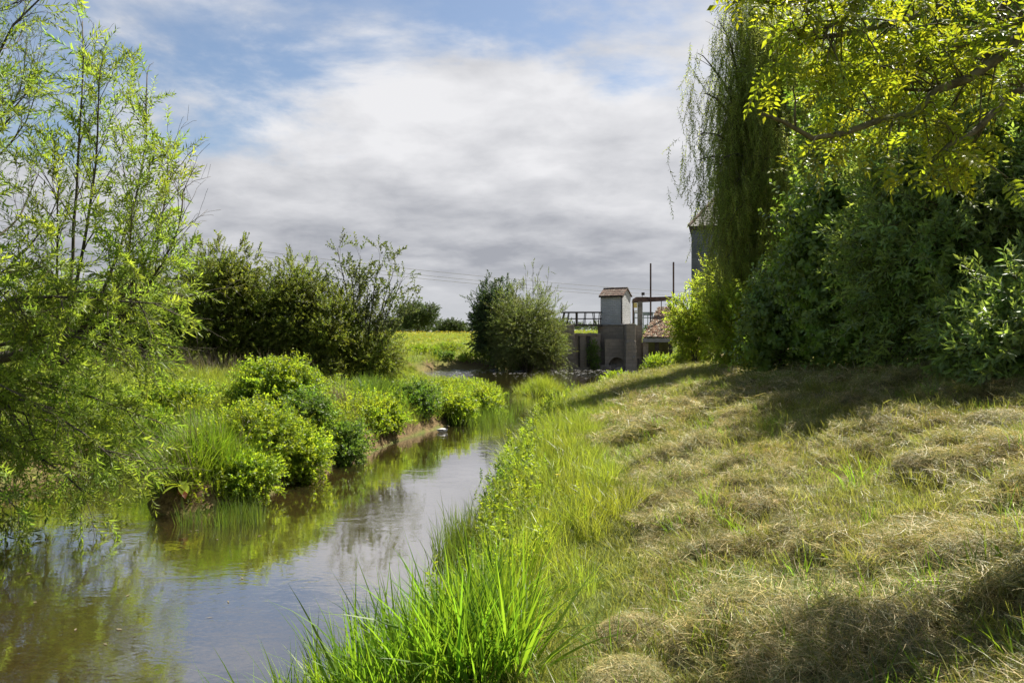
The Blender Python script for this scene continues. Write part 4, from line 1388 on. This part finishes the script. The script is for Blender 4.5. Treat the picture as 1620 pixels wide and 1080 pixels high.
# ------------------------------------------------------------------ left bank plants
def bank_bush(name, lb, px, top, bot, wpx, Y, mat, protos, n, **kw):
    x = (px - 810) / F * Y; g = gz(x, Y)
    h = max(.3, (CZ + (HOR - top) / F * Y - g) * .9)
    return bush(name, lb, kw.pop('cat', 'plant'), x, Y, wpx / F * Y, h, mat, protos, n, kw.pop('nl', 16), kw.pop('lr', .42), kw.pop('group', 'leafy clumps on the left bank'),
                low=kw.pop('low', -.5), sink=.05, cz=kw.pop('cz', .45), twig='stem', bark='stem', **kw)

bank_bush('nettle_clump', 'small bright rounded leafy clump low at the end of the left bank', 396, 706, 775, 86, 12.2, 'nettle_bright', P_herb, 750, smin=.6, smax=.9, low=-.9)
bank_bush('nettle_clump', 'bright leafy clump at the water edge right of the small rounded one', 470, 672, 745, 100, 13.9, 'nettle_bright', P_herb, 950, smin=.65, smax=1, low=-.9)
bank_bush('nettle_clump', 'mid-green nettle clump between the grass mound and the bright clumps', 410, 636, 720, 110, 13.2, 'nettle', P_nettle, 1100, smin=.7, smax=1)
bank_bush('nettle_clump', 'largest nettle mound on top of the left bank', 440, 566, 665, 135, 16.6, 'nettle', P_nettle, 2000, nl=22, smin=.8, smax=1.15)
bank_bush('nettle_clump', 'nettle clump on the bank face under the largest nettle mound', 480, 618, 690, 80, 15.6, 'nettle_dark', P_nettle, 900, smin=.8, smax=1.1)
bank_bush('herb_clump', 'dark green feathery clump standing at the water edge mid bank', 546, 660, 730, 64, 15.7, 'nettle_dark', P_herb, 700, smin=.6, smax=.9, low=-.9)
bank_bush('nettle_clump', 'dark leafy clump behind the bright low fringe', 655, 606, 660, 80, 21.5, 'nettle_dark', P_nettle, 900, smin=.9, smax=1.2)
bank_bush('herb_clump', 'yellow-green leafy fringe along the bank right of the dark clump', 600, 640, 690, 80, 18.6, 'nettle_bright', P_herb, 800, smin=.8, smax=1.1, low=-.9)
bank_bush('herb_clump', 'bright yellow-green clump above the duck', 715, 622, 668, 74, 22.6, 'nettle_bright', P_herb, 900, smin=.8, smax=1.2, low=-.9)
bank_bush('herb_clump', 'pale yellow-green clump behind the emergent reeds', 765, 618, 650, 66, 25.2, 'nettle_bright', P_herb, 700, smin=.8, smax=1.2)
bank_bush('nettle_clump', 'leafy clump on the inner bank behind the leaning willow', 190, 640, 720, 120, 17.5, 'nettle', P_nettle, 900, smin=.8, smax=1.1)
bank_bush('nettle_clump', 'bright nettles beyond the driftwood on the left', 275, 600, 660, 110, 17.0, 'nettle_bright', P_nettle, 900, smin=.8, smax=1.1)
# far bank clumps by the pool
G2 = 'round clumps on the far bank of the pool'
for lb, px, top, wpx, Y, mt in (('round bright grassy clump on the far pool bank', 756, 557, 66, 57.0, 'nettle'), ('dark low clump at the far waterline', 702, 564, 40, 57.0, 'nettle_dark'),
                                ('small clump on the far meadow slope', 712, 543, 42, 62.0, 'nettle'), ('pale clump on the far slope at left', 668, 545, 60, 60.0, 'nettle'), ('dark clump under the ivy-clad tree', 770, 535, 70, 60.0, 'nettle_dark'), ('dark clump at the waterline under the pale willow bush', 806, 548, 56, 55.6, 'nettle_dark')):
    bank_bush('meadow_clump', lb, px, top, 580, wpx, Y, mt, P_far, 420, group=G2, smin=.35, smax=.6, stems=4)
# right bank, by the weir
for lb, px, top, wpx, Y, mt, n in (('bright nettles at the top of the right bank below the sluice house', 1056, 562, 76, 35.0, 'nettle_bright', 1300), ('bright nettles on the right bank nearer the water', 985, 594, 60, 30.5, 'nettle_bright', 800), ('leafy clump at the foot of the yellow-green shrubs', 1095, 552, 50, 32, 'nettle', 800)):
    bank_bush('nettle_clump', lb, px, top, 600, wpx, Y, mt, P_herb, n, group='nettles on the right bank', smin=.8, smax=1.3)

# ivy hanging on the weir pier
bush('ivy_clump', 'green ivy clump clinging to the left side of the weir pier', 'plant', PX(939, 55.2), 55.2, 0.95, 2.5, 'nettle_dark', P_ivy, 330, 14, .4, low=-1, sink=-.1, smin=.5, smax=.8, stems=4)
# ------------------------------------------------------------------ grass
T_tall = [blades(34, .16, .75, .011, .22, .45, 5) for _ in range(5)]
T_lush = [blades(22, .13, .98, .025, .22, .34, 7, .3) for _ in range(5)]
T_mead = [blades(30, .22, .55, .013, .30, .5, 4) for _ in range(5)]
T_far = [blades(30, .45, .60, .035, .35, .5, 3) for _ in range(4)]
T_reed = [blades(14, .13, .75, .012, .10, .14, 4, .4) for _ in range(5)]
T_short = [blades(40, .13, .085, .005, .5, .6, 3, .5) for _ in range(6)]
T_mid = [blades(26, .09, .20, .007, .35, .5, 4, .5) for _ in range(4)]
T_dead = [blades(14, .15, .75, .010, .2, .25, 4) for _ in range(4)]
H_near = [strands(120, .17, .125, .0030, .035, .38, 3, .55) for _ in range(8)]
H_far = [strands(70, .28, .24, .0075, .06, .35, 2, .5) for _ in range(6)]


def up_rot(n, tilt=.12):
    return np.stack([rng.normal(size=n) * tilt, rng.normal(size=n) * tilt, rng.uniform(0, 2 * math.pi, n)], -1)


def area(n, x0, x1, y0, y1, ypow=1.0):
    x = rng.uniform(x0, x1, n); u = rng.random(n) ** ypow; y = y0 + (y1 - y0) * u
    return x, y


def put(name, label, protos, x, y, s, mats, dz=-.02, tilt=.12, top=True):
    z = gh(x, y) + dz
    o = scatter(name, protos, np.stack([x, y, z], -1), up_rot(len(x), tilt), s, mats)
    tag(o, label, kind='stuff')
    return o


# fringe of tall grass along the right bank
x, y = area(16000, -2.6, 12, 2.2, 46, 1.7)
d, sd = bank(x, y)
wd = np.interp(y, [2, 4, 6, 12, 20, 45], [1.0, 1.15, 1.55, 1.9, 1.9, 1.6])
edge = fbm(x * 1.3, y * .9, 3)
ok = sd & (d > -.05) & (d < wd * (.5 + .9 * edge)) & ~((y < 3.4) & (d > .9))
x, y, d = x[ok], y[ok], d[ok]
s = rng.uniform(.55, 1.1, len(x)) * np.interp(d, [0, .5, 1.2, 2.2], [.75, .8, .62, .32]) * (.45 + .9 * fbm(x * 1.1, y * 1.1, 2)) * np.interp(y, [20, 27], [1.1, .65])
put('tall_grass', 'sunlit fringe of tall grass along the right bank', T_tall, x, y, s, ['grass'])
# lush sedge clump in the near foreground
n = 120
x = rng.uniform(-1.45, .02, n); y = rng.uniform(4.1, 5.3, n)
d, sd = bank(x, y); ok = d > -.25; x, y = x[ok], y[ok]
base = np.array([-.7, 4.6, 0])
o = put('sedge_clump', 'lush broad-bladed green grass clump at the bottom of the picture', T_lush, x, y, rng.uniform(.6, .95, len(x)), ['grass_lush'], -.05, .15)
# leafy herbs mixed in by the water
def herbs(name, lb, n, x0, x1, y0, y1, dlo, dhi, mat, protos, hs, smin, smax, stemh=.6, side=True, thr=.45):
    x, y = area(n, x0, x1, y0, y1)
    d, sd = bank(x, y); ok = (sd == side) & (d > dlo) & (d < dhi) & (fbm(x * 1.1 + 9, y * 1.1, 2) > thr)
    x, y = x[ok], y[ok]; z = gh(x, y)
    hh = hs * rng.uniform(.4, 1.1, len(x))
    k = 3
    P = np.concatenate([np.stack([x + rng.normal(size=len(x)) * .04 * i, y + rng.normal(size=len(x)) * .04 * i, z + hh * (i + .2) / k], -1) for i in range(k)])
    o = scatter(name, protos, P, up_rot(len(P), .4), rng.uniform(smin, smax, len(P)), [mat, 'stem'])
    tag(o, lb, kind='stuff')
herbs('bank_herbs', 'leafy herbs and cow parsley at the water edge of the right bank', 1900, -1.5, 2.4, 5.6, 26, -.1, .65, 'nettle', P_herb, .75, .45, .8, thr=.42)
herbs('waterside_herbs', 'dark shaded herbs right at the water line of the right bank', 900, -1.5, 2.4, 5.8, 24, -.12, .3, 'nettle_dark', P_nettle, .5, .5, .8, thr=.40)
herbs('bank_weeds', 'bright weeds among the tall grass of the right bank', 420, -1.2, 3.5, 6, 30, .3, 1.2, 'nettle_bright', P_herb, .4, .4, .65)
herbs('inner_bank_herbs', 'leafy weeds covering the slope of the left bank', 5200, -9.5, 0, 11, 32, 0, 2.4, 'nettle', P_herb, .42, .6, 1.0, side=False, thr=.36)
herbs('inner_bank_nettles', 'bright low leaves over the top of the left bank', 2600, -10, 0, 12, 30, .6, 5, 'nettle_bright', P_nettle, .4, .7, 1.1, side=False, thr=.52)

# meadow grass of the left bank and beyond
x, y = area(15000, -22, 1.5, 10.8, 46, 1.25)
d, sd = bank(x, y); ok = ~sd & (d > .12)
x, y, d = x[ok], y[ok], d[ok]
s = rng.uniform(.6, 1.15, len(x)) * np.interp(d, [0, .6, 3], [.7, 1.0, .85]) * (.45 + .9 * fbm(x * .6 + 5, y * .6, 3)) * (1 - np.interp(y, [20, 25, 38, 46], [0, .35, .35, 0]) * np.clip((x + 8) / 4, 0, 1))
put('meadow_grass', 'long green meadow grass covering the left bank', T_mead, x, y, s, ['grass_left'])
# grass mound on the tip of the spit, with dead stalks
x = -5.0 + rng.normal(size=260) * .42; y = 12.45 + rng.normal(size=260) * .5
ok = bank(x, y)[0] > .1; x, y = x[ok], y[ok]
put('grass_mound', 'shaggy grass mound on the tip of the left bank', T_tall, x, y, rng.uniform(.6, 1.05, len(x)), ['grass_lush'], 0, .28)
x = np.concatenate([-5.0 + rng.normal(size=40) * .4, rng.uniform(-13.5, -7, 150), -4.4 + rng.normal(size=30) * .5]); y = np.concatenate([12.2 + rng.normal(size=40) * .5, 25.4 + rng.normal(size=150) * .5, 18.6 + rng.normal(size=30) * .6])
ok = bank(x, y)[0] > .1
put('dead_stalks', 'dry straw-coloured dead stalks along the foot of the hedge', T_dead, x[ok], y[ok], rng.uniform(.7, 1.3, ok.sum()), ['dead'], 0, .3)
# tall reed-grass mound
x = PX(612, 21.5) + rng.normal(size=170) * .55; y = 21.8 + rng.normal(size=170) * .6
ok = bank(x, y)[0] > .2
put('reed_grass_mound', 'darker mound of reed grass on the middle of the left bank', T_lush, x[ok], y[ok], rng.uniform(.6, .85, ok.sum()), ['reed'], 0, .25)
# far meadow
x, y = area(9000, -40, 30, 46, 115, 1.5)
d, sd = bank(x, y); ok = (d > .3) & ~((x > 1) & (y < 61)) & (x < 12)
x, y = x[ok], y[ok]
put('far_meadow_grass', 'pale meadow grass on the far bank of the pool', T_far, x, y, rng.uniform(.4, .9, len(x)), ['grass_left'])
x, y = area(1700, -30, 6, 62, 150, 1.2)
z = gh(x, y) + rng.uniform(.25, .5, len(x))
pc = [leaves(np.zeros((5, 3)), np.stack([np.cos(np.arange(5) * 1.257), np.sin(np.arange(5) * 1.257), np.full(5, .35)], -1), np.tile([0, 0, 1.0], (5, 1)), .085, .09)]
pc = [(v, f, np.zeros(len(f))) for v, f in pc]
o = scatter('buttercups', pc, np.stack([x, y, z], -1), up_rot(len(x), .4), rng.uniform(.6, 1.4, len(x)), ['butter'])
tag(o, 'yellow buttercups scattered over the far meadow', kind='stuff')

# reeds standing in the water
def reeds(lb, cx, cy_, rx, ry, n, smin, smax, name='reed_bed', mat='reed', protos=None, dmax=9):
    x = cx + rng.normal(size=n) * rx; y = cy_ + rng.normal(size=n) * ry
    d, _ = bank(x, y); ok = d < dmax
    x, y = x[ok], y[ok]
    z = np.maximum(gh(x, y), -.12)
    base = np.array([cx, cy_, 0])
    o = scatter(name, protos or T_reed, np.stack([x, y, z], -1), up_rot(len(x), .1), rng.uniform(smin, smax, len(x)), [mat])
    tag(o, lb, kind='stuff')
reeds('reeds standing in the water at the tip of the left bank', -3.95, 10.75, .28, .16, 34, .5, .75)
reeds('small tuft of reeds beside the muddy bank tip', -4.45, 10.7, .10, .08, 8, .45, .65)
reeds('reeds standing in the water near the duck', PX(760, 22.5), 22.8, .6, .8, 150, .55, .95, dmax=.3)
reeds('reeds in the narrow channel before the island tuft', PX(798, 28), 27.4, .4, .9, 34, .45, .75, dmax=.3)
reeds('dark reeds at the water edge of the right bank', -.62, 9.3, .14, .5, 50, .55, .95, dmax=.3)
reeds('reeds on the inner water edge behind the leaning willow', -7.6, 15.2, 1.0, .35, 160, .7, 1.2, dmax=.6)
# island tuft
x = PX(858, 33) + rng.normal(size=150) * .5; y = 33.2 + rng.normal(size=150) * .55
o = scatter('island_tuft', T_tall, np.stack([x, y, .34 * np.exp(-((x - PX(858, 33)) ** 2 + (y - 33.2) ** 2) / .5) - .1], -1), up_rot(150, .35), rng.uniform(.6, 1.05, 150), ['grass'])
tag(o, 'round tuft of grass standing in the channel before the weir pool', 'grass tuft', kind='stuff')
mb = MB()
a = np.arange(12) / 12 * 2 * math.pi
rings = [np.stack([PX(858, 33) + r_ * np.cos(a), 33.2 + r_ * np.sin(a), np.full(12, z_)], -1) for r_, z_ in ((1.1, -.5), (.85, .02), (.6, .18), (.3, .28), (.05, .3))]
V = np.concatenate(rings); q = [[i * 12 + j, i * 12 + (j + 1) % 12, (i + 1) * 12 + (j + 1) % 12, (i + 1) * 12 + j] for i in range(4) for j in range(12)]
o = mb.add(V, [q]).build('islet', 'ground', smooth=True); o['kind'] = 'structure'

# ------------------------------------------------------------------ mown bank: short grass, hay
x, y = area(26000, -1.2, 11, 2.0, 30, 1.9)
z, d, sd, mw = gh(x, y, True)
ok = ((mw > .3) & (rng.random(len(x)) > hay(x, y) * .6)) | (sd & (d > .5) & (mw <= .3))
x, y = x[ok], y[ok]
put('mown_grass', 'short mown grass of the right bank', T_short, x, y, rng.uniform(.7, 1.5, len(x)) * np.interp(y, [2, 10, 30], [.9, 1.2, 2.0]), ['mown'], -.012, .25)
x, y = area(1500, -.5, 9, 2.4, 24, 1.5)
z, d, sd, mw = gh(x, y, True); ok = (mw > .3) & (fbm(x * 1.4 + 70, y * 1.4, 3) > .56)
x, y = x[ok], y[ok]
put('grass_tussocks', 'fresh green grass tussocks left standing in the mown bank', T_mid, x, y, rng.uniform(.6, 1.3, len(x)), ['grass_lush'], -.01, .2)
x, y = area(21000, -.8, 9, 1.9, 13, 1.7)
z, d, sd, mw = gh(x, y, True); ok = (mw > .35) & (rng.random(len(x)) < hay(x, y) * 1.1 + .10)
x, y = x[ok], y[ok]
put('cut_hay', 'loose cut hay lying over the near mown bank', H_near, x, y, rng.uniform(.6, 1.25, len(x)), ['straw', 'straw_green'], .005, .30)
x, y = area(9000, -.2, 12, 11, 34, 1.3)
z, d, sd, mw = gh(x, y, True); ok = (mw > .35) & (rng.random(len(x)) < hay(x, y) * 1.0 + .06)
x, y = x[ok], y[ok]
put('far_hay', 'cut hay lying over the far part of the mown bank', H_far, x, y, rng.uniform(.6, 1.2, len(x)), ['straw', 'straw_green'], .005, .22)

x, y = area(900, -.4, 8, 2.4, 18, 1.5)
z, d, sd, mw = gh(x, y, True); ok = (mw > .2) & (fbm(x * .9 + 30, y * .9, 3) > .5)
x, y = x[ok], y[ok]
put('lawn_weeds', 'small broad-leaved weeds in the mown bank', P_herb, x, y, rng.uniform(.25, .5, len(x)), ['nettle', 'stem'], -.03, .5)
# distinct heaps of raked hay
def dome(r_, h):
    a = np.arange(14) / 14 * 2 * math.pi; V = []
    for k, (f, zf) in enumerate(((1, -.25), (.9, .25), (.65, .7), (.3, .95), (.02, 1))):
        q = f * r_ * (1 + .16 * np.sin(a * 3 + k) + .1 * rng.normal(size=14))
        V.append(np.stack([q * np.cos(a), q * np.sin(a), np.full(14, zf * h)], -1))
    q = [[i * 14 + j, i * 14 + (j + 1) % 14, (i + 1) * 14 + (j + 1) % 14, (i + 1) * 14 + j] for i in range(4) for j in range(14)]
    return np.concatenate(V), q
for lb, px, py, Y, r_, h in (('dark hay heap at the lower left of the mown bank', 1010, 965, 4.45, .24, .13), ('hay heap at the bottom edge nearest the camera', 1000, 1050, 3.75, .26, .12),
                             ('small dark hay clump alone on the pale middle slope', 1043, 704, 12.0, .16, .12), ('hay heap on the mid slope above the pale strip', 1205, 676, 12.2, .34, .14),
                             ('broad hay heap at the right edge of the mown bank', 1590, 735, 6.9, .42, .16), ('hay heap right of the fresh tussock in the foreground', 1440, 900, 4.6, .34, .12),
                             ('long low hay heap under the overhanging tree', 1490, 770, 6.2, .38, .13), ('hay heap in the lower right corner', 1560, 1000, 3.9, .30, .13)):
    x = (px - 810) / F * Y; z0 = gz(x, Y)
    t = thing('hay_heap', lb, 'hay heap', (x, Y, z0), 'raked hay heaps')
    r_ *= .8; h *= .8
    v, q = dome(r_, h); link('core', make_mesh('core', v, [q], ['straw_green']), t)['kind'] = 'stuff'
    n = int(900 * r_)
    e = rand_dirs(n); e[:, 2] = np.abs(e[:, 2]); P = e * np.array([r_ * .95, r_ * .95, h])
    scatter('strands', H_near, P, frames(e * np.array([.5, .5, 1]) + [0, 0, .6]), rng.uniform(.45, .8, n), ['straw', 'straw_green'], t)

# ------------------------------------------------------------------ small things
# duck
Y = 20.5; x = PX(701, Y)
t = thing('duck', 'pale grey duck with dark head swimming by the reeds', 'duck', (x, Y, 0))
path = .66 * np.array([(-.27, 0, .10), (-.22, 0, .085), (-.14, 0, .07), (-.02, 0, .062), (.08, 0, .065), (.14, 0, .085), (.165, 0, .13), (.175, 0, .18), (.18, 0, .215), (.19, 0, .245), (.20, 0, .268)])
rr = .66 * np.array([.008, .04, .075, .095, .085, .055, .034, .028, .036, .036, .012])
V, q, tt = tube(path, rr, 12)
fm = np.concatenate([np.where(q[:, 0] // 12 >= 6, 1, 0), np.where(np.arange(len(tt)) < 12, 0, 1)])
link('body', make_mesh('body', V, [q, tt], ['white', 'wood_dark'], fm), t)
MB().add(.66 * np.array([(.215, -.014, .232), (.215, .014, .232), (.275, .012, .222), (.275, -.012, .222), (.215, -.01, .245), (.215, .01, .245)]), [[[0, 1, 2, 3], [4, 3, 2, 5]], [[0, 3, 4], [1, 5, 2]]]).build('bill', 'yellow', t)
for s in (-1, 1):
    MB().tube(.66 * np.array([(-.22, s * .045, .115), (-.12, s * .075, .10), (0, s * .085, .095), (.07, s * .07, .09)]), [.004, .02, .026, .008], 8).build('wing', 'fascia', t, smooth=True)

# dock plant on the muddy tip
dx, dy = PX(288, 11.2), 11.2
z0 = max(gz(dx, dy), .22)
t = thing('dock_plant', 'broad-leaved dock plant with two reddish leaves on the muddy bank tip', 'plant', (dx, dy, z0))
for i in range(13):
    a = rng.uniform(0, 2 * math.pi); u = np.linspace(0, 1, 6)
    L = rng.uniform(.22, .34) * (.55 if i in (3, 7) else 1); red = i in (3, 7)
    el = -.5 if red else rng.uniform(.2, .55)
    if red: a = -1.4 + .5 * i / 7
    c = np.stack([np.cos(a) * L * u, np.sin(a) * L * u, L * (el * u - .45 * u ** 2) + .22], -1)
    sd = np.array([-math.sin(a), math.cos(a), .15]); wv = .055 * np.sin(np.pi * (u * .93 + .05)) ** .7
    V = np.concatenate([c - sd * wv[:, None], c - np.array([0, 0, .012]), c + sd * wv[:, None]])
    q = [[j, j + 1, 6 + j + 1, 6 + j] for j in range(5)] + [[6 + j, 6 + j + 1, 12 + j + 1, 12 + j] for j in range(5)]
    o = link('leaf', make_mesh('leaf', V, [q], ['dock_red' if red else 'dock']), t)
    if red: o['label'] = 'reddish withered dock leaf'
mb = MB()
mb.tube([(0, 0, -.1), (0, 0, .24)], [.02, .012], 6).build('stalk', 'stem', t)

# driftwood behind the spit
t = thing('driftwood', 'tangle of bleached dead sticks in the cove behind the bank tip', 'driftwood', (-7.2, 14.9, .05))
for i in range(11):
    a = np.array([rng.uniform(-.8, .5), rng.uniform(-.2, .3), rng.uniform(0, .5)]); d_ = np.array([rng.uniform(.5, 1.3), rng.uniform(-.2, .2), rng.uniform(-.35, .15)])
    MB().tube(curve(a, a + d_, (0, 0, .08), 6, .1), np.linspace(.016, .006, 6), 5).build('stick', 'dead', t, smooth=True)

# single yellow flower in the bank grass
fx_, fy_ = PX(880, 9.2), 9.2
z0 = gz(fx_, fy_)
t = thing('yellow_flower', 'single yellow flower among the grass of the right bank', 'flower', (fx_, fy_, z0))
hz_ = PZ(805, 9.2) - z0
MB().tube([(0, 0, 0), (.02, 0, max(.3, hz_))], [.005, .003], 5).build('stalk', 'stem', t)
for k in range(9):
    a = k / 9 * 2 * math.pi
    v, f = leaves([(.02, 0, max(.3, hz_))], [(math.cos(a), math.sin(a), .25)], [(0, 0, 1)], .042, .022)
    link('petal', make_mesh('petal', v, [f], ['butter']), t)

# loose leaves drifting on the river
n = 150
x, y = area(n, -9, 1, 4.5, 30, 1.3)
ok = bank(x, y)[0] < -.1
x, y = x[ok], y[ok]
a = rng.uniform(0, 6.28, len(x))
V, T = leaves(np.stack([x, y, np.full(len(x), .006)], -1), np.stack([np.cos(a), np.sin(a), a * 0], -1), np.tile([0, 0, 1.0], (len(x), 1)), rng.uniform(.04, .10, len(x)), rng.uniform(.012, .03, len(x)), .05)
o = link('floating_leaves', make_mesh('floating_leaves', V, [T], ['dead'])); tag(o, 'small fallen leaves drifting on the river', kind='stuff')
